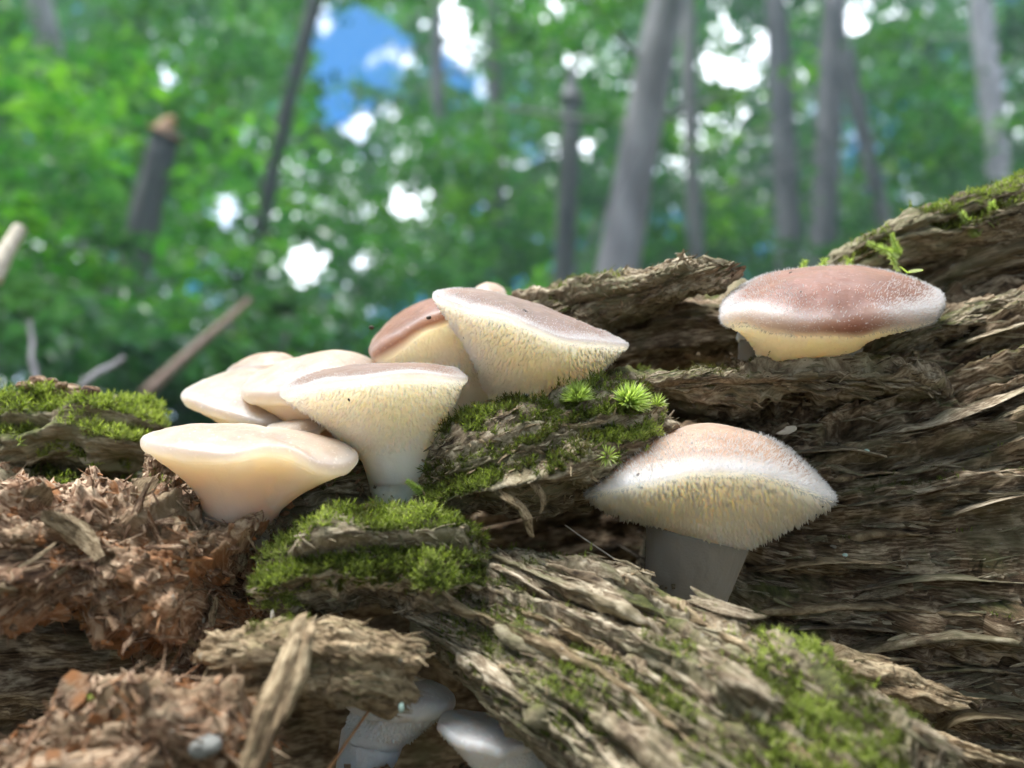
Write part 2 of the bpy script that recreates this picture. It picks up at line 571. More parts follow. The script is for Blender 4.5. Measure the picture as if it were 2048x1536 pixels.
        wp = A + .3 * fbm2(U * .8, A, s + 1)
        f = wp / .16; fl = np.floor(f)
        d += .09 * (blocks(U, fl, .7, s + 50) - .5)
    P = P + nrm * (d * amp)[..., None] * tf[:, None, None] ** .5
    # end caps
    V = P.reshape(-1, 3)
    F = grid_faces(nu, nv)
    c0, c1 = P[0].mean(0), P[-1].mean(0)
    V = np.vstack([V, c0, c1])
    i0 = len(V) - 2
    j = np.arange(nv); j2 = (j + 1) % nv
    T0 = np.stack([np.full(nv, i0), j2, j], -1); T1 = np.stack([np.full(nv, i0 + 1), (nu - 1) * nv + j, (nu - 1) * nv + j2], -1)
    Vw = W(V)
    NN = vnormals(Vw, F)
    # outward orientation test
    mid = W(C)
    if np.mean(np.sum(NN[:nu * nv].reshape(nu, nv, 3) * (Vw[:nu * nv].reshape(nu, nv, 3) - mid[:, None]), -1)) < 0:
        F = F[:, ::-1]; T0 = T0[:, ::-1]; T1 = T1[:, ::-1]; NN = -NN
    gc = np.stack([U + seed * 13, A + seed * 5, ca[None] * D + 0 * U], -1).reshape(-1, 3)
    gc = np.vstack([gc, [U[0, 0] + seed * 13, seed * 5, 0], [U[-1, 0] + seed * 13, seed * 5, 0]])
    mm = np.zeros(len(V))
    if moss > 0:
        q = fbm3(V[:, 0] * .9, V[:, 1] * .9, V[:, 2] * .9, s + 40, 3)
        mm = sstep(.55 - moss, .95 - moss, q * .9 + .65 * NN[:, 2])
    me = mk_mesh(name, Vw, [F, T0, T1], {'gc': gc, 'moss': mm}, True, mat)
    WOOD[name] = dict(V=Vw, N=NN, moss=mm, nu=nu, nv=nv, T=T @ np.stack([RT, UP, FW]), U=U.reshape(-1))
    return me


log = root('rotten_log', W(Pc(1300, 1100, 22)) * np.array([1, 1, 0]), 'crumbling mossy fallen log of rotten brown wood carrying the mushrooms', 'log')
LOGLOC = Vector(log.location)


def logpart(name, me, kind=None, label=None):
    o = link(name, me, log, None, label, None, None, kind)
    o.matrix_parent_inverse = Matrix.Translation(-LOGLOC)
    return o


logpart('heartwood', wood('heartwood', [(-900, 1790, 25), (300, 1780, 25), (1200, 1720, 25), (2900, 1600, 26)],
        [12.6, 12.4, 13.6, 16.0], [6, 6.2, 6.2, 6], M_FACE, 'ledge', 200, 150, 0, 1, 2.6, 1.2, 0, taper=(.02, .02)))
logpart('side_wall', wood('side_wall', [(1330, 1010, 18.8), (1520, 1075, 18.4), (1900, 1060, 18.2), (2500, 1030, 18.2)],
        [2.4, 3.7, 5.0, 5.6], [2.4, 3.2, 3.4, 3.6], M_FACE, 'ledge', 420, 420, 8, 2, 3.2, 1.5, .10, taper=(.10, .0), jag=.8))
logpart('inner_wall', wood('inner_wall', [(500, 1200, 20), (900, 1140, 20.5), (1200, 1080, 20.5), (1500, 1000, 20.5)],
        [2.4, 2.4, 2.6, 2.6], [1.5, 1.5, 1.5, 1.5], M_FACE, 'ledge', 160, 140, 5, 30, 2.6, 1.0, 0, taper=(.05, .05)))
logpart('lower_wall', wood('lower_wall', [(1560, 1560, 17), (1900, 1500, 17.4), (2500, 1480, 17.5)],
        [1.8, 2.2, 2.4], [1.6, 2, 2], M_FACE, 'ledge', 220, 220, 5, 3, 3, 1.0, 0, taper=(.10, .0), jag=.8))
logpart('ridge', wood('ridge', [(1160, 735, 22.5), (1440, 690, 22), (1700, 625, 20.3), (1900, 535, 19.2), (2080, 510, 19.2), (2500, 430, 19.5)],
        [.8, 1.15, 1.15, 1.5, 1.8, 2.2], [1.5, 1.6, 1.8, 2, 2.2, 2.4], M_FACE, 'ledge', 260, 180, 10, 4, 2.4, .9, .22, taper=(.05, 0), jag=.5))
logpart('ridge_plate', wood('ridge_plate', [(1500, 640, 18.2), (1640, 560, 18), (1800, 490, 17.7), (2060, 430, 17.6), (2350, 380, 17.6)],
        [.25, .38, .5, .6, .8], [.4, .6, .8, .9, 1], M_WOOD, 'fibre', 300, 120, 25, 5, 2.2, .8, .34, taper=(.25, 0), jag=.5))
logpart('upper_ledge', wood('upper_ledge', [(1690, 730, 16.6), (1850, 668, 16.6), (2000, 625, 16.8), (2300, 560, 17)],
        [.22, .3, .34, .4], [.7, .8, .8, .8], M_WOOD, 'fibre', 260, 110, 12, 6, 2.2, .7, .2, taper=(.2, 0), jag=.4))
logpart('broken_shard', wood('broken_shard', [(1010, 690, 18.4), (1120, 640, 18), (1270, 605, 17.2), (1380, 568, 16.5), (1458, 540, 16)],
        [.75, .62, .50, .42, .30], [1.0, 1.0, .9, .7, .45], M_WOOD, 'fibre', 330, 200, 18, 7, 2.3, .95, .18, taper=(.08, .06), jag=.55, tip=(.3, .6)))
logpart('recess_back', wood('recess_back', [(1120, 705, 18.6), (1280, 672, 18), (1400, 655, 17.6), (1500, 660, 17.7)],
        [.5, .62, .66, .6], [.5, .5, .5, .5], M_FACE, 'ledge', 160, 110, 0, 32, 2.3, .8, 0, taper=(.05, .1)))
logpart('recess_floor', wood('recess_floor', [(1120, 850, 16.8), (1250, 812, 16.2), (1480, 800, 15.8), (1640, 792, 15.5), (1880, 790, 15.6)],
        [.42, .5, .55, .56, .5], [1.1, 1.3, 1.3, 1.2, .9], M_WOOD, 'fibre', 300, 150, 20, 8, 2.4, 1.1, .16, taper=(.1, .12), jag=.5))
logpart('mossy_shelf', wood('mossy_shelf', [(850, 985, 14.6), (930, 965, 14.4), (1060, 930, 14.5), (1190, 885, 14.9), (1310, 840, 15.6)],
        [.25, .62, .92, .85, .40], [.5, 1.0, 1.3, 1.2, .8], M_WOOD, 'ledge', 260, 220, 14, 9, 2.3, .75, .34, taper=(.08, .1), jag=.5))
logpart('sloping_slab', wood('sloping_slab', [(850, 1195, 13.6), (1010, 1250, 13.0), (1260, 1370, 11.9), (1480, 1500, 10.9), (1800, 1700, 9.9)],
        [.75, 1.3, 1.72, 1.9, 1.9], [.45, .6, .75, .85, .9], M_WOOD, 'fibre', 500, 340, 42, 10, 3.0, 1.0, .20, taper=(.05, .0), jag=.9, tip=(.5, .3)))
logpart('mossy_block', wood('mossy_block', [(540, 1160, 13.2), (660, 1130, 13.2), (800, 1118, 13.3), (950, 1140, 13.8)],
        [.45, .6, .66, .5], [.8, 1.1, 1.1, .9], M_WOOD, 'ledge', 300, 220, 22, 11, 2.4, 1.0, .42, taper=(.08, .08), jag=.5))
logpart('tan_block', wood('tan_block', [(430, 1330, 12.2), (560, 1325, 12.0), (700, 1325, 12.0), (815, 1350, 12.2)],
        [.35, .55, .62, .52], [.6, .8, .8, .7], M_TAN, 'fibre', 260, 190, 22, 12, 3.2, .75, .08, taper=(.06, .02), jag=.5, tip=(.5, .85)))
logpart('crumbled_mass', wood('crumbled_mass', [(-260, 1100, 13.8), (60, 1100, 13.4), (240, 1110, 13.4), (400, 1170, 13.8), (500, 1250, 14.2)],
        [1.2, 1.15, 1.25, 1.4, .8], [1.6, 1.7, 1.6, 1.4, .9], M_ROT, 'crumb', 280, 240, 10, 13, 2.3, 1.0, .0, taper=(0, .06)))
logpart('rotten_heap', wood('rotten_heap', [(30, 1640, 11.6), (230, 1500, 11), (400, 1510, 11), (520, 1660, 11.4)],
        [.8, 1.05, 1.0, .6], [1.2, 1.4, 1.2, 1], M_ROT, 'crumb', 200, 170, 25, 14, 2.2, .8, 0, taper=(.05, .05)))
logpart('stump_bulge', wood('stump_bulge', [(280, 1120, 14.6), (310, 1030, 14.8), (335, 960, 15.2), (350, 915, 15.6)],
        [.75, .62, .5, .25], [.8, .8, .7, .4], M_ROT, 'crumb', 200, 160, 0, 15, 2.2, .6, .05, taper=(.0, .1)))
logpart('left_crest', wood('left_crest', [(-300, 900, 17.5), (60, 885, 17.5), (230, 880, 17.6), (320, 890, 18)],
        [.95, .92, .72, .4], [1.5, 1.5, 1.2, .7], M_WOOD, 'ledge', 260, 180, 18, 16, 2.3, .8, .42, taper=(0, .12)))
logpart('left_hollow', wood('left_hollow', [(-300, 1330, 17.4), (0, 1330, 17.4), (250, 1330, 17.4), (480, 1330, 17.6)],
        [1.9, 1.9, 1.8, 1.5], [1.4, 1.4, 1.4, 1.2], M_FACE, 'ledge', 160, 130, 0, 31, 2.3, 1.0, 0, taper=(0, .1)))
logpart('left_flank', wood('left_flank', [(-300, 1070, 17.2), (40, 1070, 17.2), (200, 1050, 17.2), (320, 1070, 17.4)],
        [1.5, 1.4, 1.2, .8], [2.2, 2.2, 2.1, 1.6], M_WOOD, 'ledge', 220, 180, 8, 17, 2.3, 1.0, .25, taper=(0, .12)))
logpart('cluster_bed', wood('cluster_bed', [(420, 1090, 15.5), (600, 1030, 15.6), (780, 985, 16), (980, 920, 17), (1120, 850, 18)],
        [.5, .62, .7, .8, .8], [1.3, 1.6, 1.8, 1.8, 1.6], M_WOOD, 'fibre', 260, 160, 25, 18, 2.3, .9, .30, taper=(.1, .1)))
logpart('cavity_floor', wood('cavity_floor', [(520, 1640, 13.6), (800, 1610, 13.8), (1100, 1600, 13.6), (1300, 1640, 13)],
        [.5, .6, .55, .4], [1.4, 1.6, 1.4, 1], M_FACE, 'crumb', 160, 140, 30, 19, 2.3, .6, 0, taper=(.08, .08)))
logpart('grey_splint', wood('grey_splint', [(1640, 1325, 13.2), (1760, 1358, 13.1), (1860, 1385, 13.1), (1950, 1402, 13.2)],
        [.3, .27, .22, .12], [.18, .2, .18, .12], M_TAN, 'fibre', 200, 80, 30, 20, 2.2, .5, 0, taper=(.1, .05)))
logpart('lower_splint', wood('lower_splint', [(1700, 1440, 12.4), (1850, 1480, 12.2), (2000, 1520, 12), (2200, 1570, 12)],
        [.16, .2, .2, .2], [.15, .2, .2, .2], M_TAN, 'fibre', 160, 60, 30, 21, 2.2, .5, .1, taper=(.15, 0)))

# loose plates and strips that stand proud of the grain, each a piece of its own
def surf_depth(piece, px, py):
    w = WOOD[piece]; n = w['nu'] * w['nv']
    q = w['V'][:n] - CAM; d = q @ FW
    x = 1024 + FPX * (q @ RT) / d; y = 768 - FPX * (q @ UP) / d
    near = (x - px) ** 2 + (y - py) ** 2 < 12 ** 2
    return 100 * np.percentile(d[near], 12) if near.any() else 15.


rp = np.random.default_rng(51)
PLATES = [((1500, 1222), (1720, 1205), (1960, 1228)), ((1560, 1256), (1680, 1250), (1790, 1262)), ((1690, 1300), (1880, 1268), (2080, 1290)), ((1600, 1330), (1760, 1312), (1940, 1334)), ((1700, 1362), (1900, 1330), (2080, 1352)),
          ((1680, 1395), (1860, 1372), (2080, 1400)), ((1760, 1440), (1920, 1420), (2080, 1436)), ((1790, 950), (1930, 905), (2080, 850)), ((1700, 1010), (1850, 975), (2010, 930)), ((1640, 1085), (1760, 1062), (1880, 1075)),
          ((1560, 905), (1680, 898), (1780, 918)), ((1880, 1030), (1980, 1002), (2080, 985)), ((1490, 1140), (1640, 1118), (1780, 1125)), ((1640, 830), (1760, 800), (1880, 745)), ((1760, 870), (1900, 835), (2080, 760)),
          ((1830, 1120), (1950, 1095), (2080, 1085)), ((1700, 1175), (1850, 1150), (2060, 1165)), ((1720, 1490), (1880, 1470), (2080, 1490)), ((1660, 960), (1750, 945), (1830, 950)), ((1900, 690), (1980, 665), (2080, 640))]
for k, pts in enumerate(PLATES):
    pp = []
    for (x, y) in pts:
        pp.append((x, y, surf_depth('side_wall', min(x, 2040), y) + .12))
    h = rp.uniform(.035, .075)
    logpart('wood_plate', wood('wood_plate', pp, [h * .6, h, h * .5], [.28, .5, .3], M_WOOD if k % 3 else M_TAN, 'fibre', 110, 34, rp.uniform(-4, 14), 60 + k, 2.2, rp.uniform(.13, .20), .0, taper=(.2, .2), jag=.5, tip=(.3, .3), front=.7))
STRIPS = [((850, 1180), (1180, 1330), (1420, 1520)), ((960, 1110), (1250, 1240), (1480, 1400)), ((1010, 1250), (1230, 1370), (1330, 1480)), ((1120, 1150), (1330, 1240), (1560, 1380)), ((1270, 1190), (1440, 1270), (1600, 1370)),
          ((860, 1265), (1030, 1390), (1190, 1540)), ((1250, 1330), (1430, 1450), (1560, 1580)), ((1380, 1300), (1520, 1390), (1690, 1520)), ((930, 1180), (1090, 1240), (1260, 1330)), ((1000, 1340), (1130, 1430), (1260, 1560)),
          ((1540, 1290), (1620, 1350), (1690, 1420)), ((1180, 1420), (1300, 1500), (1400, 1590)), ((1450, 1400), (1580, 1490), (1660, 1570)), ((905, 1120), (1000, 1150), (1110, 1205)), ((1200, 1250), (1330, 1330), (1440, 1420))]
for k, pts in enumerate(STRIPS):
    pp = [(x, y, surf_depth('sloping_slab', x, min(y, 1560)) + .06) for (x, y) in pts]
    h = rp.uniform(.09, .17)
    logpart('fibre_strip', wood('fibre_strip', pp, [h * .5, h, h * .8, h * .4], [.12, .2, .2, .1], M_WOOD if k % 4 else M_TAN, 'fibre', 150, 44, 40, 90 + k, 2.4, rp.uniform(.4, .6), .12, taper=(.12, .12), jag=.5, tip=(.35, .35), front=.7))

# ------------------------------------------------------------------ mushrooms
UPW = np.array([0, 0, 1.0])


def cones(P, D, L, Rb, seed=0, mid=.5, bend=.12):
    """three sided spines with a bend, P base, D direction, L length, Rb base radius"""
    r = np.random.default_rng(seed)
    n = len(P)
    ref = r.normal(size=(n, 3)); a = np.cross(D, ref); a /= np.linalg.norm(a, axis=1, keepdims=True) + 1e-9
    b = np.cross(D, a)
    V = np.zeros((n, 7, 3))
    tip = P + D * L[:, None] + a * (L * r.normal(0, bend, n))[:, None]
    for k in range(3):
        an = k * 2.0944
        o = a * math.cos(an) + b * math.sin(an)
        V[:, k] = P - D * (L * .12)[:, None] + o * Rb[:, None]
        V[:, 3 + k] = P + D * (L * mid)[:, None] + o * (Rb * .68)[:, None]
    V[:, 6] = tip
    q = np.array([[0, 1, 4, 3], [1, 2, 5, 4], [2, 0, 3, 5]])
    t = np.array([[3, 4, 6], [4, 5, 6], [5, 3, 6]])
    off = (np.arange(n) * 7)[:, None, None]
    return V.reshape(-1, 3), [(q[None] + off).reshape(-1, 4), (t[None] + off).reshape(-1, 3)]


def front_sign(e2):
    return 1.0 if e2[2] < 0 else -1.0     # which half of the rim looks at the viewer


def mushroom(label, rim, apex, neck, base, mat, stem_mat=None, th=.32, kt=2.2, ku=1.5, teeth=None, fuzz=None, seed=0, group=None,
             n_phi=128, wav=.05, lip=.5, trump=1.0, sub=None, stem_bulge=.0, specks=None, name='jelly_mushroom', topbump=.06):
    """rim: closed loop of (px,py,depth) going round the cap edge; apex: (px,py,d) middle of the upper skin
    neck/base: (px,py,d, half width cm, half depth cm)"""
    rn = np.random.default_rng(seed + 100)
    R0 = catmull([Pc(*p) for p in rim], 1440, True)
    dens = 1 + 2.2 * sstep(.25, -.6, (R0[:, 2] - R0[:, 2].mean()) / (np.ptp(R0[:, 2]) * .5 + 1e-6)) if teeth else np.ones(1440)
    cum = np.concatenate([[0], np.cumsum(dens)]); cum /= cum[-1]
    if teeth:
        n_phi = teeth.get('phi', 440)
    tt = np.interp(np.linspace(0, 1, n_phi, endpoint=False), cum, np.arange(1441))
    i0 = np.floor(tt).astype(int) % 1440; fr0 = (tt - np.floor(tt))[:, None]
    R = R0[i0] * (1 - fr0) + R0[(i0 + 1) % 1440] * fr0
    ap = Pc(*apex); nk = Pc(*neck[:3]); bs = Pc(*base[:3])
    cen = R.mean(0)
    # cap axis
    ax = np.zeros(3)
    Rc = R - cen
    for i in range(n_phi):
        ax += np.cross(Rc[i], Rc[(i + 1) % n_phi])
    ax /= np.linalg.norm(ax)
    if ax @ (cen - nk) < 0:
        ax = -ax
    def split(v):
        h = v @ ax
        return v - h[..., None] * ax, h
    lat, _ = split(Rc)
    o = lat / (np.linalg.norm(lat, axis=1, keepdims=True) + 1e-9)
    ph = tt / 1440 * 2 * np.pi
    R = R + o * (wav * fbm2(np.cos(ph) * 2.5 + 9, np.sin(ph) * 2.5, seed, 3))[:, None] + ax * (wav * .8 * fbm2(np.cos(ph) * 2 + 3, np.sin(ph) * 2, seed + 5, 2))[:, None]
    lc = R - o * th * .5
    rings = []; cap = []; edge = []
    # upper skin from the apex to the lip
    nt = 46; a0 = math.radians(50)
    for s in np.linspace(1, 0, nt):
        top = lc + o * math.cos(a0) * th * .5 + ax * math.sin(a0) * th * .5
        dv = ap - top
        dl, dh = split(dv)
        p = top + dl * s + ax[None] * (dh * (1 - (1 - s) ** kt))[:, None]
        rings.append(p); cap.append(np.full(n_phi, 1.0)); edge.append(np.full(n_phi, (1 - s)))
    for a in np.radians(np.linspace(42, -90, 12)):
        rings.append(lc + o * math.cos(a) * th * .5 + ax * math.sin(a) * th * .5)
        cap.append(np.full(n_phi, max(0., min(1., lip + math.sin(a) * 1.2)))); edge.append(np.full(n_phi, 1.0))
    nlip = len(rings)
    # underside
    nka = bs - nk
    sd = -nka / np.linalg.norm(nka)
    ex = np.array([1.0, 0, 0]) - sd * sd[0]; ex /= np.linalg.norm(ex); ez = np.cross(sd, ex)
    # loops of neck matched by azimuth of rim about the cap axis
    e1 = ex - ax * (ex @ ax); e1 /= np.linalg.norm(e1); e2 = np.cross(ax, e1)
    az = np.arctan2(lat @ e2, lat @ e1)
    sgn = 1.0 if ez @ e2 > 0 else -1.0
    nl = nk + ex * (np.cos(az) * neck[3])[:, None] + ez * sgn * (np.sin(az) * neck[4])[:, None]
    bot = lc - ax * th * .5
    nun = teeth.get('rings', 110) if teeth else 60
    for s in np.linspace(0, 1, nun)[1:]:
        dv = nl - bot
        dl, dh = split(dv)
        p = bot + dl * (1 - (1 - s) ** trump) + ax[None] * (dh * (s ** ku))[:, None]
        rings.append(p); cap.append(np.zeros(n_phi)); edge.append(np.full(n_phi, 1 - s))
    for q in (.35, .7, .95):
        rings.append(nl * (1 - q) + (nk - sd * .35) * q - sd * .2 * q); cap.append(np.zeros(n_phi)); edge.append(np.zeros(n_phi))
    G = np.array(rings)
    nr = len(G)
    x, y, z = G[..., 0], G[..., 1], G[..., 2]
    dsp = topbump * fbm3(x * 1.1, y * 1.1, z * 1.1, seed + 3, 3) + .012 * fbm3(x * 6, y * 6, z * 6, seed + 4, 2)
    V = W(G.reshape(-1, 3))
    F = grid_faces(nr, n_phi)
    N = vnormals(V, F)
    i_lip = 46 + 3
    cl = W(cen[None])[0]
    ref = N[10 * n_phi:30 * n_phi]
    axw = ax @ np.stack([RT, UP, FW])
    if np.mean(ref @ axw) < 0:
        F = F[:, ::-1]; N = -N
    V = V + N * (dsp.reshape(-1, 1) * .01)

    def sample(r0, r1, cnt, power=None):
        a = G[r0:r1]
        c = np.linalg.norm(np.cross(a[1:] - a[:-1], np.roll(a, -1, 1)[:-1] - a[:-1]), axis=-1)
        pr = c.ravel() / c.sum()
        idx = rn.choice(len(pr), cnt, p=pr)
        i, j = idx // n_phi + r0, idx % n_phi
        fu, fv = rn.random(cnt)[:, None], rn.random(cnt)[:, None]
        VV = V.reshape(nr, n_phi, 3); NV = N.reshape(nr, n_phi, 3)
        j2 = (j + 1) % n_phi
        p = (VV[i, j] * (1 - fu) + VV[i + 1, j] * fu) * (1 - fv) + (VV[i, j2] * (1 - fu) + VV[i + 1, j2] * fu) * fv
        return p, NV[i, j], i, j
    if teeth:
        r1 = nlip + int(nun * teeth.get('to', .85))
        p, nn, i, j = sample(nlip - 1, r1, teeth['n'] * 3)
        # thin the candidates out so that the spines stand apart
        kd = KDTree(len(p)); keep = []; rr = teeth['r'] * .01 * 1.7
        taken = {}
        for k in range(len(p)):
            c3 = tuple(np.floor(p[k] / rr).astype(int))
            ok = True
            for dx in (-1, 0, 1):
                for dy in (-1, 0, 1):
                    for dz in (-1, 0, 1):
                        for m_ in taken.get((c3[0] + dx, c3[1] + dy, c3[2] + dz), ()):
                            if np.sum((p[m_] - p[k]) ** 2) < rr * rr:
                                ok = False
            if ok:
                taken.setdefault(c3, []).append(k); keep.append(k)
        p, nn, i = p[keep], nn[keep], i[keep]
        kd = KDTree(len(p))
        for k in range(len(p)):
            kd.insert(p[k], k)
        kd.balance()
        dn = teeth.get('down', .8)
        dirv = nn * (1 - dn) + np.array([0, 0, -1.0]) * dn + rn.normal(0, .08, p.shape)
        dirv += nn * np.maximum(0, .85 - np.sum(dirv * nn, 1))[:, None]
        dirv /= np.linalg.norm(dirv, axis=1, keepdims=True)
        fr = (i - nlip) / nun
        Ln = teeth['len'] * .01 * rn.uniform(.6, 1.25, len(p)) * np.clip(1.2 - 1.1 * np.maximum(0, fr - .35), .3, 1)
        rad = teeth['r'] * .01 * rn.uniform(.85, 1.25, len(p))
        for v in range((nlip - 1) * n_phi, min((r1 + 2) * n_phi, len(V))):
            co, k, dd = kd.find(V[v])
            x = dd / rad[k]
            if x < 1:
                V[v] += dirv[k] * (Ln[k] * (1 - x))
    rt = root(name, W(bs[None])[0], label, 'mushroom', group)
    inv = Matrix.Translation(-Vector(rt.location))
    ed = np.array(edge)
    sidew = 1 - (1 - np.abs(np.cos(az)) ** 1.5) * (np.sin(az) * front_sign(e2) > 0) * (fuzz or {}).get('bare', 0.)
    ew = np.where(np.arange(nr)[:, None] < 46 + 12, sstep(.80, 1.0, ed), 0) * (fuzz['edge'] if fuzz else .15) * sidew[None]
    me = mk_mesh('cap', V, F, {'cap': np.array(cap).ravel(), 'edge': ew.ravel()}, True, mat)
    # local origin for texture coordinates
    def child(nm, m, par=rt, kind=None):
        c = link(nm, m, par, None, None, None, None, kind)
        c.matrix_parent_inverse = inv if par is rt else Matrix.Identity(4)
        return c
    oc = child('cap', me)
    # stem
    ns = 24
    srings = []
    for s in np.linspace(0, 1, ns):
        c = nk * (1 - s) + bs * s
        w = neck[3] * (1 - s) + base[3] * s; d = neck[4] * (1 - s) + base[4] * s
        k = 1 + stem_bulge * math.sin(math.pi * s)
        k *= 1 - .18 * max(0, (s - .86) / .14) ** 2
        srings.append(c + ex * (np.cos(ph) * w * k)[:, None] + ez * (np.sin(ph) * d * k)[:, None])
    top_r = srings[0]
    srings = [nk + (top_r - nk) * .05 + sd * .25, nk + (top_r - nk) * .6 + sd * .22, nk + (top_r - nk) * .9 + sd * .12] + srings
    srings += [bs + (srings[-1] - bs) * .5 - sd * .1, bs + (srings[-1] - bs) * .03 - sd * .12]
    S = np.array(srings)
    x, y, z = S[..., 0], S[..., 1], S[..., 2]
    ds = .07 * fbm3(x * 1.6, y * .8, z * 1.6, seed + 8, 3) + .012 * fbm3(x * 9, y * 9, z * 9, seed + 9, 2)
    SV = W(S.reshape(-1, 3)); SF = grid_faces(len(S), n_phi); SN = vnormals(SV, SF)
    cs = W((nk * .5 + bs * .5)[None])[0]
    if np.mean(np.sum(SN * (SV - cs), 1)) < 0:
        SF = SF[:, ::-1]; SN = -SN
    SV = SV + SN * ds.reshape(-1, 1) * .01
    child('stem', mk_mesh('stem', SV, SF, {'cap': np.zeros(len(SV)), 'edge': np.zeros(len(SV))}, True, stem_mat or M_STEM_SHADE))

    if teeth and teeth.get('fringe'):
        p, nn, i, j = sample(nlip - 3, nlip + int(nun * .10), teeth['fringe'])
        dirv = nn * .25 + np.array([0, 0, -1.0]) * .75 + rn.normal(0, .10, p.shape); dirv /= np.linalg.norm(dirv, axis=1, keepdims=True)
        cv, cf = cones(p, dirv, teeth['len'] * .009 * rn.uniform(.4, 1.1, len(p)), teeth['r'] * .006 * rn.uniform(.75, 1.2, len(p)), seed)
        child('spines', mk_mesh('spines', cv, cf, None, True, M_SPINE), oc, 'stuff')
    if fuzz:
        p, nn, i, j = sample(int(46 * fuzz.get('from', .3)), nlip - 1, fuzz['n'])
        dirv = nn + rn.normal(0, .25, p.shape); dirv /= np.linalg.norm(dirv, axis=1, keepdims=True)
        dens = rn.random(len(p)) < sstep(fuzz.get('from', .3) * 46, 46, i + rn.normal(0, 3, len(p))) * .85 + .15
        dens &= rn.random(len(p)) < sidew[j] + .12
        p, dirv = p[dens], dirv[dens]
        cv, cf = cones(p, dirv, fuzz['len'] * .01 * rn.uniform(.5, 1.2, len(p)), fuzz['r'] * .01 * np.ones(len(p)), seed + 1)
        child('fuzz', mk_mesh('fuzz', cv, cf, None, True, M_FUZZ), oc, 'stuff')
    # small dark specks of debris stuck to the skin
    for (cnt, r0, r1) in (specks or []):
        p, nn, i, j = sample(r0, r1, cnt)
        for k in range(cnt):
            ell = ico_speck(rn)
            sc_ = rn.uniform(.00018, .00042)
            q = Vector(nn[k]).to_track_quat('Z', 'Y')
            sp = link('debris_speck', ell, oc)
            sp.matrix_basis = Matrix.LocRotScale(Vector(p[k]), q, Vector((sc_, sc_ * rn.uniform(1, 2.4), sc_ * .6)))
    return rt


_ico = None


def ico_speck(r):
    global _ico
    if _ico is None:
        t = (1 + 5 ** .5) / 2
        v = np.array([(-1, t, 0), (1, t, 0), (-1, -t, 0), (1, -t, 0), (0, -1, t), (0, 1, t), (0, -1, -t), (0, 1, -t), (t, 0, -1), (t, 0, 1), (-t, 0, -1), (-t, 0, 1)], float)
        v = v / np.linalg.norm(v[0]) * np.random.default_rng(3).uniform(.75, 1.2, (12, 1))
        f = np.array([(0, 11, 5), (0, 5, 1), (0, 1, 7), (0, 7, 10), (0, 10, 11), (1, 5, 9), (5, 11, 4), (11, 10, 2), (10, 7, 6), (7, 1, 8),
                      (3, 9, 4), (3, 4, 2), (3, 2, 6), (3, 6, 8), (3, 8, 9), (4, 9, 5), (2, 4, 11), (6, 2, 10), (8, 6, 7), (9, 8, 1)])
        _ico = mk_mesh('debris_speck', v, f, None, True, M_SPECK)
    return _ico


SP = [(7, 58, 100), (4, 12, 44)]
# right front: frosted fan with drooping sides
mushroom('frosted pale fan mushroom with shaggy white rim on grey stem in the dark hollow',
         [(1176, 990, 13.5), (1295, 966, 12.9), (1420, 945, 12.7), (1545, 955, 12.9), (1662, 998, 13.6), (1650, 985, 15.0), (1560, 925, 16.1), (1420, 905, 16.6), (1280, 935, 16.0), (1190, 978, 14.9)],
         (1425, 850, 14.3), (1395, 1072, 14.5, .98, .8), (1366, 1210, 14.4, .70, .62), M_F_TAN, M_STEM_SHADE, .18, 2.2, .85,
         dict(n=1900, len=.15, r=.038, to=.97, down=.62, phi=460, rings=110), dict(n=13000, len=.085, r=.008, edge=.8, **{'from': .4}), 1, specks=SP, trump=1.1)
# upper right: brown cushion cap seen from the front
mushroom('broad pinkish brown cushion capped mushroom standing under the mossy upper ridge',
         [(1440, 628, 15.0), (1495, 632, 14.0), (1590, 655, 13.5), (1700, 655, 13.5), (1800, 642, 13.8), (1878, 628, 15.0), (1870, 590, 16.4), (1770, 560, 17.2), (1640, 562, 17.3), (1490, 580, 16.6)],
         (1665, 540, 15.0), (1618, 706, 15.3, 1.0, .7), (1622, 765, 15.5, .9, .55), M_F_BROWN, M_STEM_SHADE, .46, 2.0, 1.0,
         dict(n=900, len=.04, r=.03, to=.9, down=.6, phi=300, rings=50), dict(n=8000, len=.055, r=.007, edge=.6, bare=.9, **{'from': .5}), 2, specks=SP, lip=1.35, trump=1.5)
# centre right of the cluster: large tilted cap
mushroom('large mauve brown cap tilted to show its spiny cream underside beside the star moss',
         [(866, 592, 15.3), (930, 618, 14.3), (1010, 636, 13.8), (1110, 674, 13.6), (1200, 690, 13.9), (1252, 696, 14.8), (1225, 690, 15.8), (1120, 640, 16.6), (1010, 598, 16.9), (910, 582, 16.3)],
         (1030, 598, 15.3), (1055, 850, 15.6, .80, .7), (1060, 910, 15.7, .82, .75), M_F_MAUVE, M_STEMC, .20, 2.4, 1.0,
         dict(n=2000, len=.10, r=.032, to=.66, down=.62, phi=440, rings=120), dict(n=4000, len=.028, r=.006, edge=.4, **{'from': .6}), 3, specks=SP, trump=1.55)
# behind it: red brown arched cap
mushroom('arched red brown cap with glowing orange underside, half hidden behind the tilted cap',
         [(742, 712, 16.6), (785, 690, 16.0), (850, 652, 15.8), (930, 622, 15.9), (1000, 622, 16.4), (1040, 630, 17.4), (1000, 615, 18.3), (900, 610, 18.8), (800, 640, 18.5), (745, 688, 17.6)],
         (872, 598, 17.0), (945, 850, 16.8, .62, .6), (950, 915, 16.9, .62, .6), M_F_BROWN, M_STEMC, .40, 2.0, 1.0,
         dict(n=1500, len=.09, r=.032, to=.6, down=.62, phi=340, rings=90), None, 4, specks=[(3, 58, 90)], lip=1.2, trump=1.5)
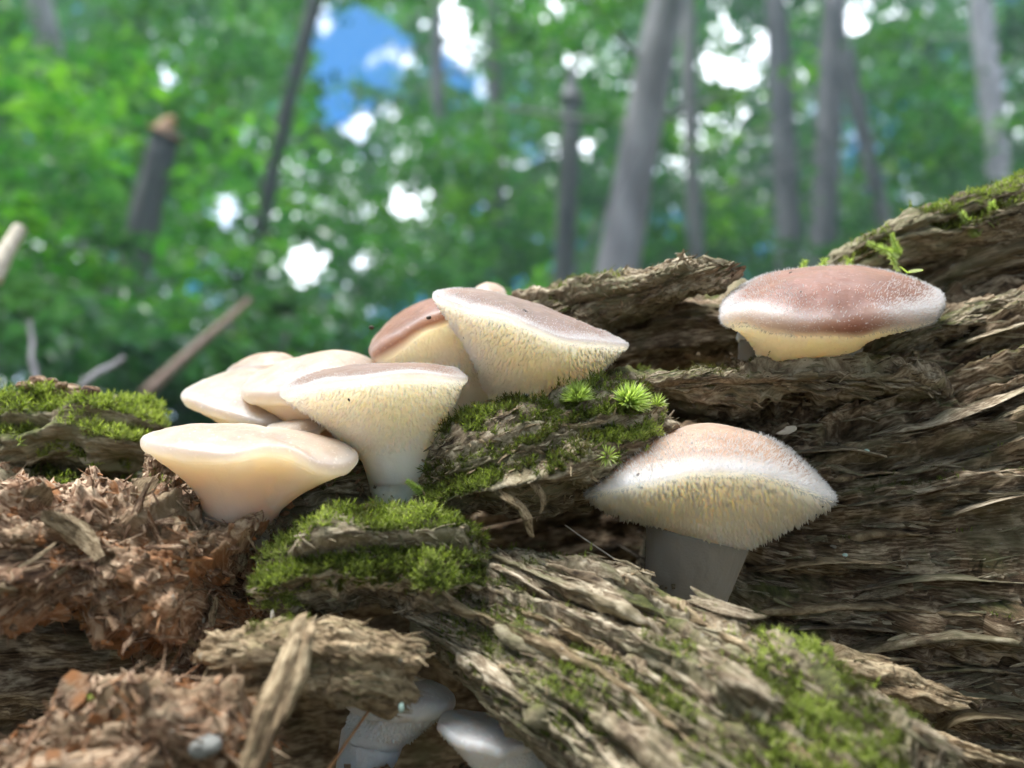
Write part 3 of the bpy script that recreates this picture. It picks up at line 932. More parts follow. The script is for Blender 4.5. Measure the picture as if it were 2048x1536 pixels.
# centre: funnel in front
mushroom('funnel shaped mushroom with flat lilac grey cap and smooth thick stem in mid cluster',
         [(566, 790, 14.6), (640, 772, 13.7), (740, 758, 13.3), (840, 755, 13.4), (930, 760, 14.2), (910, 742, 15.3), (820, 735, 15.9), (720, 738, 16.0), (620, 752, 15.7), (570, 778, 15.2)],
         (755, 731, 14.6), (806, 958, 14.4, .66, .6), (812, 1010, 14.4, .62, .55), M_F_MAUVE, M_STEMC, .22, 2.4, .95,
         dict(n=2000, len=.09, r=.030, to=.66, down=.62, phi=440, rings=120), dict(n=3000, len=.025, r=.006, edge=.4, **{'from': .65}), 5, specks=[(4, 58, 100)], trump=1.7)
# front left: smooth pale one whose wavy cap runs out into a side lobe
mushroom('smooth cream mushroom with wavy lobed cap on the end of the log beside orange rot',
         [(284, 892, 13.3), (350, 908, 12.7), (450, 914, 12.5), (530, 902, 12.7), (585, 908, 12.9), (640, 936, 12.9), (692, 938, 13.1), (716, 916, 13.6), (692, 892, 14.2), (640, 880, 14.5), (585, 884, 14.7),
          (510, 868, 15.1), (400, 862, 15.0), (310, 874, 14.2)],
         (470, 852, 13.7), (482, 1020, 13.7, .68, .62), (470, 1078, 13.8, .60, .58), M_F_PALE, M_F_PALE, .26, 2.2, .9,
         None, None, 6, specks=[(2, 58, 100)], trump=1.55, wav=.03)
# rear left smooth caps
mushroom('pointed pale peach cap with curled back fold at the rear edge of the cluster',
         [(362, 795, 17.0), (430, 826, 16.0), (520, 850, 15.8), (600, 850, 16.2), (640, 800, 17.2), (600, 750, 18.6), (500, 735, 19.0), (410, 765, 18.2)],
         (520, 752, 17.4), (590, 880, 17.2, .8, .7), (620, 960, 17.2, .7, .7), M_F_PALE, M_F_PALE, .30, 1.8, 1.1, None, None, 8)
mushroom('curled peach fold of a cap rising at the back of the pale cluster',
         [(450, 748, 18.8), (510, 742, 18.2), (570, 738, 18.2), (600, 730, 18.8), (570, 722, 19.6), (500, 726, 19.6)],
         (535, 706, 18.9), (560, 790, 18.8, .5, .5), (590, 900, 18.6, .6, .6), M_F_TAN, M_F_PALE, .30, 2.4, 1.2, None, None, 9)
mushroom('broad smooth peach dome squeezed between the pointed cap and the funnel',
         [(486, 790, 16.2), (560, 800, 15.5), (660, 810, 15.3), (740, 800, 15.6), (780, 760, 16.6), (730, 725, 17.8), (620, 728, 18.2), (520, 755, 17.4)],
         (660, 706, 16.8), (690, 870, 16.4, .85, .8), (700, 970, 16.4, .7, .7), M_F_PALE, M_F_PALE, .34, 2.0, 1.1, None, None, 10)
mushroom('thin peach flap of a cap wedged low between the smooth domes',
         [(530, 862, 15.4), (570, 872, 15.0), (620, 870, 15.0), (650, 850, 15.4), (620, 838, 16.0), (560, 848, 16.0)],
         (590, 845, 15.4), (600, 905, 15.6, .35, .35), (610, 960, 15.7, .35, .35), M_F_PALE, M_F_PALE, .2, 2.0, 1.2, None, None, 11)
mushroom('tiny peach cap tip peeking over the tilted mauve cap',
         [(950, 585, 18.6), (980, 590, 18.3), (1010, 588, 18.6), (1000, 578, 19.2), (960, 576, 19.2)],
         (978, 567, 18.7), (985, 640, 18.6, .22, .22), (990, 760, 18.4, .3, .3), M_F_TAN, M_F_PALE, .16, 2.2, 1.2, None, None, 12)
# second stem beside the brown cushion
mushroom('narrow grey side mushroom half hidden behind the left of the brown cushion cap',
         [(1470, 640, 16.2), (1500, 652, 15.8), (1540, 650, 15.8), (1560, 630, 16.3), (1530, 615, 16.9), (1485, 620, 16.8)],
         (1515, 612, 16.3), (1510, 680, 16.2, .36, .36), (1500, 755, 16.2, .3, .3), M_F_BROWN, M_STEM_SHADE, .2, 2.2, 1.2, None, None, 13)
# bottom, in the cavity
mushroom('bluish white mushroom in the lower cavity under the tan block',
         [(690, 1400, 13.6), (760, 1420, 13.0), (840, 1425, 12.9), (905, 1410, 13.4), (895, 1388, 14.2), (800, 1372, 14.7), (715, 1378, 14.4)],
         (800, 1356, 13.7), (745, 1480, 13.7, .55, .5), (715, 1580, 13.6, .42, .42), M_F_WHITE, M_F_WHITE, .42, 2.6, 1.1,
         dict(n=700, len=.08, r=.034, to=.7, down=.8, phi=280, rings=70), None, 14)
mushroom('small white flat capped mushroom tucked beneath the sloping slab',
         [(872, 1445, 12.6), (900, 1475, 12.1), (960, 1500, 11.9), (1030, 1505, 12.1), (1070, 1485, 12.6), (1050, 1455, 13.3), (980, 1432, 13.7), (910, 1428, 13.3)],
         (960, 1446, 12.7), (1035, 1540, 12.8, .5, .45), (1060, 1600, 12.9, .42, .4), M_F_WHITE, M_F_WHITE, .2, 2.0, 1.1,
         dict(n=600, len=.06, r=.032, to=.7, down=.8, phi=280, rings=70), None, 15)


# ------------------------------------------------------------------ splinters, crumbs and chips on the log
rs = np.random.default_rng(33)


def chip_geo(r, rough=.25, n=5, m=5, chunk=False):
    """irregular splinter, unit length along x, about .2 wide"""
    xs = np.linspace(-.5, .5, n)
    V = []
    bend = r.normal(0, .08); bend2 = r.normal(0, .08)
    an0 = r.uniform(0, 6.28)
    wy, wz = r.uniform(.07, .14), r.uniform(.03, .07)
    if chunk:
        wy, wz = r.uniform(.25, .42), r.uniform(.14, .3)
    an = np.linspace(0, 2 * np.pi, m, endpoint=False) + an0
    for i, x in enumerate(xs):
        k = 1 - abs(x * 2) ** 3 * r.uniform(.3, .9)
        for a in an:
            q = k * (1 + r.normal(0, rough))
            V.append((x + r.normal(0, .03) + (r.normal(0, .07) if i in (0, n - 1) else 0), math.cos(a) * wy * q + bend * 4 * x * x, math.sin(a) * wz * q + bend2 * 4 * x * x))
    V = np.array(V)
    F = grid_faces(n, m)
    c = np.array([[*(range(m))][::-1], [*(range((n - 1) * m, n * m))]])
    return V, F, c


def scatter(piece, cnt, cond=None, seed=0):
    """pick vertices of a piece of wood that face up or towards the viewer"""
    w = WOOD[piece]; n = w['nu'] * w['nv']
    V, N = w['V'][:n], w['N'][:n]
    r = np.random.default_rng(seed)
    view = CAM - V; view /= np.linalg.norm(view, axis=1, keepdims=True)
    q = V - CAM; d = q @ FW
    px = 1024 + FPX * (q @ RT) / d; py = 768 - FPX * (q @ UP) / d
    wt = np.clip(np.sum(view * N, 1) + .25, 0, 1) * (px > -80) * (px < 2130) * (py < 1620)
    if cond is not None:
        wt = wt * cond(V, N, px, py, w['moss'][:n])
    # weight by cell area
    G = V.reshape(w['nu'], w['nv'], 3)
    ar = np.linalg.norm(np.cross(np.gradient(G, axis=0), np.gradient(G, axis=1)), axis=-1).ravel()
    wt = wt * ar
    if wt.sum() <= 0:
        return np.zeros((0, 3)), np.zeros((0, 3)), np.zeros((0, 3))
    idx = r.choice(n, cnt, p=wt / wt.sum())
    T = w['T'][idx // w['nv']]
    return V[idx] + r.normal(0, .00006, (cnt, 3)), N[idx], T


VAR = [chip_geo(rs, .22) if k % 3 else chip_geo(rs, .28, 4, 6, True) for k in range(14)]
CHIP = {}
NONCH = [k for k in range(14) if k % 3]
for mname, mt in (('wood', M_WOOD), ('rot', M_ROT), ('tan', M_TAN), ('pale', M_PALE)):
    lst = []
    for k, (v, f, c) in enumerate(VAR):
        gc = v * np.array([3., 3., 3.]) + rs.uniform(0, 40, 3)
        lst.append(mk_mesh('splinter', v, [f, c], {'gc': gc, 'moss': np.zeros(len(v))}, False, mt))
    CHIP[mname] = lst


def basis(T, N):
    N = N - T * np.sum(T * N, 1, keepdims=True); N /= np.linalg.norm(N, axis=1, keepdims=True) + 1e-9
    return np.stack([T, np.cross(N, T), N], -1)      # columns


def jitter_dir(T, N, r, al, lift):
    D = T + r.normal(0, al, T.shape) + N * np.abs(r.normal(0, lift, len(T)))[:, None]
    return D / np.linalg.norm(D, axis=1, keepdims=True)


# the biggest splinters are pieces of their own
SPL = [('side_wall', 62, .5, 1.5, 'wood', .10, .10), ('sloping_slab', 60, .4, 1.3, 'wood', .10, .12), ('recess_floor', 24, .3, .9, 'wood', .18, .2), ('mossy_shelf', 16, .3, .8, 'tan', .3, .25),
       ('crumbled_mass', 44, .3, .95, 'rot', 1.2, .4), ('crumbled_mass', 26, .3, .8, 'tan', 1.2, .4), ('rotten_heap', 26, .35, 1.0, 'rot', 1.2, .4), ('broken_shard', 14, .3, .7, 'tan', .2, .2), ('tan_block', 10, .3, .7, 'tan', .2, .2), ('stump_bulge', 12, .2, .5, 'rot', 1.0, .5)]
for q, (piece, cnt, l0, l1, mt, al, lift) in enumerate(SPL):
    P_, N_, T_ = scatter(piece, cnt, None, 500 + q)
    D_ = jitter_dir(T_, N_, rs, al, lift)
    Bm = basis(D_, N_)
    for k in range(cnt):
        L = rs.uniform(l0, l1) * .01
        wd = rs.uniform(.5, 1.3) * min(1, .6 / (L * 100) + .25)
        M = Matrix.Translation(Vector(P_[k] + N_[k] * .0002)) @ Matrix(Bm[k].tolist()).to_4x4() @ Matrix.Diagonal((L, L * wd, L * wd * rs.uniform(.6, 1.2), 1))
        o = link('splinter', CHIP[mt][NONCH[rs.integers(len(NONCH))] if al < 1 else rs.integers(14)], log)
        o.matrix_parent_inverse = Matrix.Translation(-LOGLOC)
        o.matrix_basis = M

# the rest: fibres and crumbs too small to pick apart
def chip_stuff(name, jobs, mat, seed, blocky=False):
    r = np.random.default_rng(seed)
    geo = [chip_geo(r, .3, 3, 4, blocky and k < 6) for k in range(8)]
    VV, F4, GC, off = [], [], [], 0
    for j, (piece, cnt, l0, l1, al, lift, wmul) in enumerate(jobs):
        P_, N_, T_ = scatter(piece, cnt, None, seed * 7 + j)
        D_ = jitter_dir(T_, N_, r, al, lift)
        Bm = basis(D_, N_)
        L = (l0 + (l1 - l0) * r.random(cnt) ** 2.2) * .01
        for g_ in range(8):
            v, f, c = geo[g_]
            k = np.arange(cnt) % 8 == g_
            n = k.sum()
            sc_ = np.stack([L[k], L[k] * wmul * r.uniform(.6, 1.5, n), L[k] * wmul * r.uniform(.6, 1.5, n)], -1)
            lv = v[None] * sc_[:, None]
            wv = np.einsum('nij,nvj->nvi', Bm[k], lv) + (P_[k] + N_[k] * L[k][:, None] * .03)[:, None]
            VV.append(wv.reshape(-1, 3))
            GC.append((lv * 100 + r.uniform(0, 60, (n, 1, 3))).reshape(-1, 3))
            fs = np.vstack([f, c])
            F4.append((fs[None] + (np.arange(n) * len(v))[:, None, None] + off).reshape(-1, 4)); off += n * len(v)
    V = np.vstack(VV)
    logpart(name, mk_mesh(name, V, np.vstack(F4), {'gc': np.vstack(GC), 'moss': np.zeros(len(V))}, False, mat), 'stuff')


chip_stuff('wood_fibres', [('side_wall', 2600, .06, .8, .10, .10, .5), ('sloping_slab', 1700, .05, .6, .12, .14, .55), ('recess_floor', 1000, .08, .45, .25, .25, .8),
                           ('mossy_shelf', 700, .08, .4, .3, .25, .8), ('ridge', 900, .12, .6, .15, .15, .6), ('ridge_plate', 900, .1, .5, .15, .15, .6), ('broken_shard', 1000, .05, .4, .3, .3, .8),
                           ('lower_wall', 900, .1, .6, .1, .1, .6), ('mossy_block', 900, .08, .4, .3, .3, .8), ('upper_ledge', 700, .1, .5, .15, .2, .6), ('inner_wall', 600, .1, .6, .2, .2, .7)], M_WOOD, 61)
chip_stuff('rot_crumbs', [('crumbled_mass', 1900, .015, .30, 1.3, .4, 1.0), ('rotten_heap', 800, .015, .3, 1.3, .4, 1.0), ('stump_bulge', 600, .015, .24, 1.2, .5, 1.0), ('cavity_floor', 700, .03, .3, 1.2, .4, 1.0),
                          ('left_flank', 500, .03, .3, .8, .4, 1.0), ('cluster_bed', 500, .03, .25, .8, .4, 1.0)], M_ROT, 62, True)
chip_stuff('rot_fibres', [('crumbled_mass', 1100, .08, .7, .8, .25, .35), ('rotten_heap', 800, .1, .9, .6, .25, .35), ('stump_bulge', 220, .06, .35, 1.2, .5, .5), ('left_flank', 250, .1, .5, .6, .3, .5)], M_ROT, 64)
chip_stuff('tan_crumbs', [('tan_block', 900, .06, .35, .3, .25, .8), ('grey_splint', 150, .06, .35, .15, .15, .6), ('sloping_slab', 800, .04, .3, .5, .3, .9), ('mossy_shelf', 500, .06, .3, .7, .4, 1.0), ('broken_shard', 700, .05, .25, .7, .5, 1.0)], M_TAN, 63)

# crumbs of wood gathered round the feet of the stems
FEET = [(1366, 1178, 13.9, 1.0), (1620, 726, 15.0, 1.15), (470, 1060, 13.2, .85), (812, 985, 13.9, .85), (1060, 820, 14.9, 1.0), (945, 860, 16.2, .8), (1500, 725, 15.8, .5)]
VV, F4, GC, off = [], [], [], 0
for (px, py, d, rad) in FEET:
    c = Pc(px, py, d)
    for k in range(130):
        v, f, cc = VAR[int(rs.integers(14))]
        an = rs.uniform(math.pi, 2 * math.pi) if rs.random() < .75 else rs.uniform(0, 6.283)
        p = c + np.array([math.cos(an) * rad * rs.uniform(.75, 1.2), rs.normal(-.04, .10), .7 * rad + math.sin(an) * rad * .7])
        q = rs.normal(size=(3, 3)); q, _ = np.linalg.qr(q)
        L = rs.uniform(.05, .22) * rs.uniform(.5, 1)
        VV.append(W(p + (v * L * np.array([1, 1.3, 1.3])) @ q)); GC.append(v * 3 + rs.uniform(0, 50, 3))
        F4.append(f + off); off += len(v)
VV = np.vstack(VV)
logpart('foot_crumbs', mk_mesh('foot_crumbs', VV, np.vstack(F4), {'gc': np.vstack(GC), 'moss': np.zeros(len(VV))}, False, M_FACE), 'stuff')

# ------------------------------------------------------------------ moss
def shoots(P, D, L, r, nleaf=9, leaf=.5, rnd=None, spread=.7):
    """leafy moss shoots: every shoot a fan of pointed leaves around its axis"""
    n = len(P)
    ref = r.normal(size=(n, 3)); a = np.cross(D, ref); a /= np.linalg.norm(a, axis=1, keepdims=True); b = np.cross(D, a)
    V = np.zeros((n, nleaf, 3, 3))
    for k in range(nleaf):
        t = k / (nleaf - 1)
        an = k * 2.399 + r.uniform(0, .5, n)
        o = a * np.cos(an)[:, None] + b * np.sin(an)[:, None]
        s0 = P + D * (L * t * .8)[:, None]
        sp = spread * (1 - .55 * t)
        dv = D * (1 - sp) + o * sp; dv /= np.linalg.norm(dv, axis=1, keepdims=True)
        ll = L * leaf * r.uniform(.7, 1.2, n) * (1 - .25 * t)
        sd = np.cross(dv, o); sd /= np.linalg.norm(sd, axis=1, keepdims=True) + 1e-9
        wv = (ll * .16)[:, None] * sd
        V[:, k, 0] = s0 - wv; V[:, k, 1] = s0 + wv; V[:, k, 2] = s0 + dv * ll[:, None]
    F = np.arange(n * nleaf * 3).reshape(-1, 3)
    rr = r.random(n) if rnd is None else rnd
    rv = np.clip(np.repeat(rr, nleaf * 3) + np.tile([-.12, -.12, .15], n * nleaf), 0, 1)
    return V.reshape(-1, 3), F, rv


def moss_on(jobs, seed, mat, name, label):
    r = np.random.default_rng(seed)
    Vs, Fs, Rs, off = [], [], [], 0
    for j, (piece, cnt, l0, l1, cond, bias) in enumerate(jobs):
        P_, N_, T_ = scatter(piece, cnt, cond, seed * 3 + j)
        if len(P_) == 0:
            continue
        D_ = N_ * .8 + np.array([0, 0, .6]) + r.normal(0, .5, N_.shape); D_ /= np.linalg.norm(D_, axis=1, keepdims=True)
        L = (l0 + (l1 * 1.25 - l0) * r.random(cnt) ** 1.6) * .01
        q = noise(P_[:, 0] * 160, P_[:, 1] * 160, P_[:, 2] * 160, seed)
        rnd = np.clip(.42 + bias + .55 * q + r.normal(0, .17, cnt), 0, 1)
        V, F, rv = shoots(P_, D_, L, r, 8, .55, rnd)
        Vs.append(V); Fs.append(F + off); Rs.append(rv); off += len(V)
    link(name, mk_mesh(name, np.vstack(Vs), np.vstack(Fs), {'rnd': np.concatenate(Rs)}, False, mat), None, None, label, 'moss', kind='stuff')


def mossy(lo=.3, x0=-1e9, x1=1e9, y0=-1e9, y1=1e9):
    def f(V, N, px, py, m):
        return sstep(lo, lo + .3, m) * (px > x0) * (px < x1) * (py > y0) * (py < y1)
    return f


def upper(x0=-1e9, x1=1e9, y0=-1e9, y1=1e9, thr=.2, fr=90, nz=.15, sd=5):
    def f(V, N, px, py, m):
        q = fbm3(V[:, 0] * fr, V[:, 1] * fr, V[:, 2] * fr, sd, 2)
        return sstep(nz, nz + .45, N[:, 2]) * sstep(thr, thr + .25, q) * (px > x0) * (px < x1) * (py > y0) * (py < y1)
    return f


moss_on([('mossy_shelf', 5200, .05, .17, mossy(.15, 850, 1330), .08), ('mossy_shelf', 1500, .06, .17, upper(850, 1330, 700, 960, -.5, 80, .25), .2), ('mossy_block', 5600, .06, .20, mossy(.2), .16), ('sloping_slab', 3200, .05, .15, mossy(.3), .12),
         ('sloping_slab', 2600, .06, .19, upper(1450, 1800, 1180, 1560, -.25, 70, .1), .26), ('ridge_plate', 1700, .05, .15, mossy(.3), .15), ('ridge', 700, .05, .14, mossy(.3), .05),
         ('broken_shard', 700, .04, .10, upper(1050, 1480, 480, 700, .0), .05), ('recess_floor', 1100, .04, .11, upper(1080, 1700, 650, 860, .05), .0),
         ('side_wall', 700, .04, .10, upper(1400, 2100, 700, 1250, .2), -.05), ('cluster_bed', 1500, .06, .16, mossy(.2), -.05), ('left_flank', 900, .08, .2, mossy(.3), .1),
         ('sloping_slab', 900, .04, .10, upper(850, 1500, 1080, 1540, .15, 120), .05), ('tan_block', 240, .05, .12, upper(430, 620, 1240, 1400, .0), .05), ('stump_bulge', 160, .06, .14, upper(), .15)],
        71, M_MOSS, 'moss_carpet', 'short olive green moss spreading over the rotten wood')
moss_on([('left_crest', 3600, .09, .24, upper(-100, 330, 760, 960, -.45, 75, .0), .28), ('left_flank', 500, .12, .26, upper(90, 270, 880, 1000, -.6, 60, -.2), .38)],
        72, M_MOSS, 'moss_crest', 'bright yellow green moss draped over the far log crest')

# ------------------------------------------------------------------ small things on the log
def surf(piece, px, py):
    """point of a wood piece seen at a picture position, with its normal"""
    w = WOOD[piece]; n = w['nu'] * w['nv']
    V, N = w['V'][:n], w['N'][:n]
    q = V - CAM; d = q @ FW
    x = 1024 + FPX * (q @ RT) / d; y = 768 - FPX * (q @ UP) / d
    view = -q / np.linalg.norm(q, axis=1, keepdims=True)
    c = (x - px) ** 2 + (y - py) ** 2 + np.where(np.sum(view * N, 1) > -.1, 0, 1e5)
    k = int(np.argmin(c))
    return V[k], N[k]


def part_of(rt, nm, me, kind=None):
    o = link(nm, me, rt, kind=kind); o.matrix_parent_inverse = Matrix.Translation(-Vector(rt.location)); return o


# star moss cushions
def star_moss(piece, px, py, rad, n, lean, label, seed):
    r = np.random.default_rng(seed)
    p, nn = surf(piece, px, py)
    ax = np.array([0, 0, 1.]) * .7 + np.asarray(lean) @ np.stack([RT, UP, FW]); ax /= np.linalg.norm(ax)
    D = r.normal(size=(n, 3)); D /= np.linalg.norm(D, axis=1, keepdims=True)
    D = D + ax * (.25 - np.minimum(0, D @ ax) * 2)[:, None]; D /= np.linalg.norm(D, axis=1, keepdims=True)
    base = p + ax * rad * .002 + D * rad * .0018
    L = rad * .01 * r.uniform(.7, 1.05, n) * (.65 + .4 * np.clip(D @ ax, 0, 1))
    side = np.cross(D, r.normal(size=(n, 3))); side /= np.linalg.norm(side, axis=1, keepdims=True)
    w = (rad * .01 * .034)
    droop = np.array([0, 0, -1.]) * .10
    V = np.stack([base - side * w * .8, base + side * w * .8, base + D * L[:, None] * .55 + side * w, base + D * L[:, None] * .55 - side * w, base + (D + droop) * L[:, None]], 1)
    F4 = np.array([[0, 1, 2, 3]]); F3 = np.array([[3, 2, 4]])
    off = (np.arange(n) * 5)[:, None, None]
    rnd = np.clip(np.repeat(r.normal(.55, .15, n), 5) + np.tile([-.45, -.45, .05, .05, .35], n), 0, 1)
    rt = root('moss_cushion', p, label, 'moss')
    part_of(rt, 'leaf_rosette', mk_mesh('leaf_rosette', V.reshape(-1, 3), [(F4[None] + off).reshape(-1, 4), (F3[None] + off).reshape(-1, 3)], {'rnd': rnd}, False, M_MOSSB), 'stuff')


star_moss('mossy_shelf', 1158, 815, .40, 430, (-.1, .5, -.2), 'round bright star moss cushion directly below the tilted mauve cap', 1)
star_moss('mossy_shelf', 1255, 822, .46, 420, (.35, .3, -.4), 'larger star moss cushion drooping over the end of the mossy shelf', 2)
star_moss('mossy_shelf', 1312, 815, .26, 60, (.3, .3, -.3), 'little open star of moss at the tip of the mossy shelf', 3)
star_moss('mossy_shelf', 1215, 915, .30, 34, (0, -.5, -.6), 'thin pale star of moss hanging on the shaded face of the shelf', 4)
star_moss('mossy_block', 845, 1040, .34, 70, (0, .4, -.1), 'small green star moss behind the mossy block', 5)


# feathery sprigs
def sprig(p0, p1, leafl, label, seed, n=26):
    r = np.random.default_rng(seed)
    p0 = np.asarray(p0); p1 = np.asarray(p1)
    t = np.linspace(0, 1, n)
    ax = p1 - p0; Ln = np.linalg.norm(ax); ax = ax / Ln
    side = np.cross(ax, [.2, -1, .1]); side /= np.linalg.norm(side); nb = np.cross(ax, side)
    c = p0 + np.outer(t, p1 - p0) + np.outer(np.sin(t * 2.5) * .06 * Ln, nb)
    rt = root('moss_sprig', p0, label, 'moss')
    an = np.linspace(0, 2 * np.pi, 5, endpoint=False)
    rad = leafl * .05
    SV = (c[:, None] + (side * np.cos(an)[:, None] + nb * np.sin(an)[:, None])[None] * rad).reshape(-1, 3)
    part_of(rt, 'stem', mk_mesh('stem', SV, grid_faces(n, 5), {'rnd': np.full(len(SV), .3)}, True, M_MOSSB))
    V, F = [], []
    for i in range(n):
        for sg in range(5):
            a = sg * 1.2566 + i * 1.1
            o = side * math.cos(a) * 1.1 + nb * math.sin(a) * .6
            d = o * .85 + ax * .5; d /= np.linalg.norm(d)
            l = leafl * r.uniform(.7, 1.15) * (1 - .5 * t[i])
            w = np.cross(d, nb); w = w / (np.linalg.norm(w) + 1e-9) * l * .10
            k = len(V); V += [c[i] - w, c[i] + w, c[i] + d * l * .6 + w * .8, c[i] + d * l]
            F.append([k, k + 1, k + 2, k + 3])
    part_of(rt, 'leaflets', mk_mesh('leaflets', np.array(V), np.array(F), {'rnd': np.clip(r.normal(.6, .2, len(V)), 0, 1)}, False, M_MOSSB), 'stuff')


cm = .01
sprig(W(Pc(1800, 510, 16.6)), W(Pc(1738, 484, 16.5)), .0020, 'feathery moss sprig arching off the ridge towards the brown cushion cap', 1)
sprig(W(Pc(1782, 505, 16.5)), W(Pc(1797, 540, 16.2)), .0017, 'feathery moss sprig hanging down just over the brown cushion cap', 2)
sprig(W(Pc(1800, 512, 16.6)), W(Pc(1785, 468, 16.6)), .0016, 'short upright moss sprig on the ridge plate edge', 3)
sprig(W(Pc(1960, 470, 16.8)), W(Pc(1925, 425, 16.6)), .0024, 'tall bright moss sprig standing high on the ridge plate', 4)
sprig(W(Pc(1990, 455, 16.8)), W(Pc(1985, 405, 16.6)), .0024, 'leafy moss sprig at the crest of the upper ridge', 5)
for k, (x, y, l, lab) in enumerate([(1600, 540, .0022, 'low moss rosette peeking over the left of the brown cushion cap'), (1640, 536, .0024, 'leafy moss tip behind the top of the brown cushion cap'),
                                    (1690, 538, .0022, 'low green moss tip between the cushion cap and the ridge plate')]):
    b = W(Pc(x, y + 22, 16.9)); sprig(b, b + np.array([.001, -.001, .0042]), l, lab, 10 + k, 12)
sprig(W(Pc(845, 985, 13.6)), W(Pc(815, 962, 13.4)), .0014, 'yellowish moss sprig at the foot of the funnel mushroom', 20)
sprig(W(Pc(285, 1420, 10.8)), W(Pc(290, 1385, 10.7)), .0020, 'fresh green moss shoot among the red wood splinters', 21, 12)
sprig(W(Pc(165, 1430, 10.8)), W(Pc(185, 1395, 10.7)), .0018, 'tiny green moss shoot beside the dark void in the rot', 22, 12)


def blob_leaf(c, a, b, n_, l, w, mat, nm, rt):
    t = np.linspace(0, 1, 7); V = []
    for q in t:
        wd = w * math.sin(math.pi * (q * .94 + .03)) ** .6
        m = c + a * l * q
        V += [m - b * wd + n_ * l * .08, m - n_ * l * .02, m + b * wd + n_ * l * .08]
    V = np.array(V); F = grid_faces(7, 3, False)
    me = mk_mesh(nm, V, F, {'rnd': np.full(len(V), .55)}, True, mat)
    return part_of(rt, nm, me)


p = W(Pc(1815, 548, 16.0))
rt = root('seedling', p, 'tiny seedling with two round green leaves beside the brown cushion cap', 'seedling')
for k, (dx, dz, l) in enumerate([(1, .15, .0030), (-.85, .55, .0024)]):
    a = RT * dx + np.array([0, 0, 1]) * dz - FW * .3; a /= np.linalg.norm(a)
    b = np.cross(a, [0, -.5, .85]); b /= np.linalg.norm(b)
    blob_leaf(p + np.array([0, 0, .0002]), a, b, np.cross(b, a), l, l * .36, M_MOSSB, 'leaf', rt)
me, _ = trunk_mesh(p - np.array([.0004, -.001, .003]), p + np.array([0, 0, .0003]), .00018, .00014, np.random.default_rng(2), M_MOSSB, 0, nseg=6, sides=6, wob=.02)
part_of(rt, 'stem', me)

# split stick, needles, pebble, branches
def stick(name, pts, hw, hd, mat, label, cat, seed, style='fibre', nu=120, nv=48, amp=.35, **kw):
    pc = Pc(*pts[-1])
    rt = root(name, W(pc), label, cat)
    me = wood(name, pts, hw, hd, mat, style, nu, nv, kw.get('roll', 0), seed, 2.4, amp, 0, taper=(.06, .02), jag=.35, tip=(.15, .6))
    part_of(rt, 'shaft', me)
    return rt


stick('split_stick', [(610, 1250, 10.9), (577, 1350, 10.5), (540, 1450, 10.1), (488, 1600, 9.7)], [.10, .19, .22, .24], [.09, .13, .15, .15], M_TAN,
      'split brown stick leaning against the tan block', 'stick', 41)


def needle(p0, p1, r, mat, name, label, cat, bend=.02):
    a, b = W(Pc(*p0)), W(Pc(*p1))
    rt = root(name, b, label, cat)
    me, _ = trunk_mesh(a, b, r * .7, r, np.random.default_rng(5), mat, 0, nseg=12, sides=6, wob=bend)
    part_of(rt, 'shaft', me)


needle((748, 1408, 12.0), (640, 1560, 11.2), .00028, M_NEEDLE, 'pine_needle', 'rust brown pine needle crossing in front of the lower white mushroom', 'needle')
needle((905, 1132, 12.9), (845, 1165, 12.9), .00025, M_PALE, 'dry_twig', 'short dry twig lying on the edge of the mossy block', 'twig')
needle((1130, 1050, 14.2), (1230, 1120, 14.0), .00018, M_PALE, 'dry_twig', 'hair thin twig spanning the dark hollow under the shelf', 'twig')
needle((1598, 1500, 10.3), (1605, 1440, 10.4), .0004, M_PALE, 'dry_twig', 'pale stub of twig on the mossy end of the sloping slab', 'twig')
needle((500, 600, 165), (285, 790, 140), .0105, M_DEAD, 'fallen_branch', 'blurred reddish bare branch slanting behind the pale cluster', 'branch', .01)
needle((40, 455, 38), (-20, 560, 36), .0045, M_PALE, 'bare_twig', 'blurred pale broken twig sticking up past the mossy crest', 'twig', .02)
needle((60, 640, 60), (75, 800, 58), .0022, M_BARK, 'bare_twig', 'thin grey blurred twig standing behind the moss crest', 'twig', .05)
needle((250, 715, 52), (150, 775, 50), .0024, M_BARK, 'bare_twig', 'arching grey blurred twig behind the moss crest', 'twig', .10)

r9 = np.random.default_rng(9)


def lump(name, px, py, d, sz, mat, label, cat, sq=(1, .8, .7)):
    """rough little stone or crumb"""
    nu, nv = 18, 24
    th = np.linspace(.02, math.pi - .02, nu)[:, None]; ph = np.linspace(0, 2 * np.pi, nv, endpoint=False)[None]
    v = np.stack([np.sin(th) * np.cos(ph), np.sin(th) * np.sin(ph), np.cos(th) + 0 * ph], -1).reshape(-1, 3)
    k = 1 + .35 * fbm3(v[:, 0] * 1.6 + px, v[:, 1] * 1.6, v[:, 2] * 1.6, 3, 3)
    v = v * k[:, None] * np.array(sq) * sz
    c = W(Pc(px, py, d))
    me = mk_mesh(name, v, grid_faces(nu, nv)[:, ::-1], {'gc': v * 100 + px, 'moss': np.zeros(len(v))}, True, mat)
    link(name, me, None, tuple(c), label, cat)


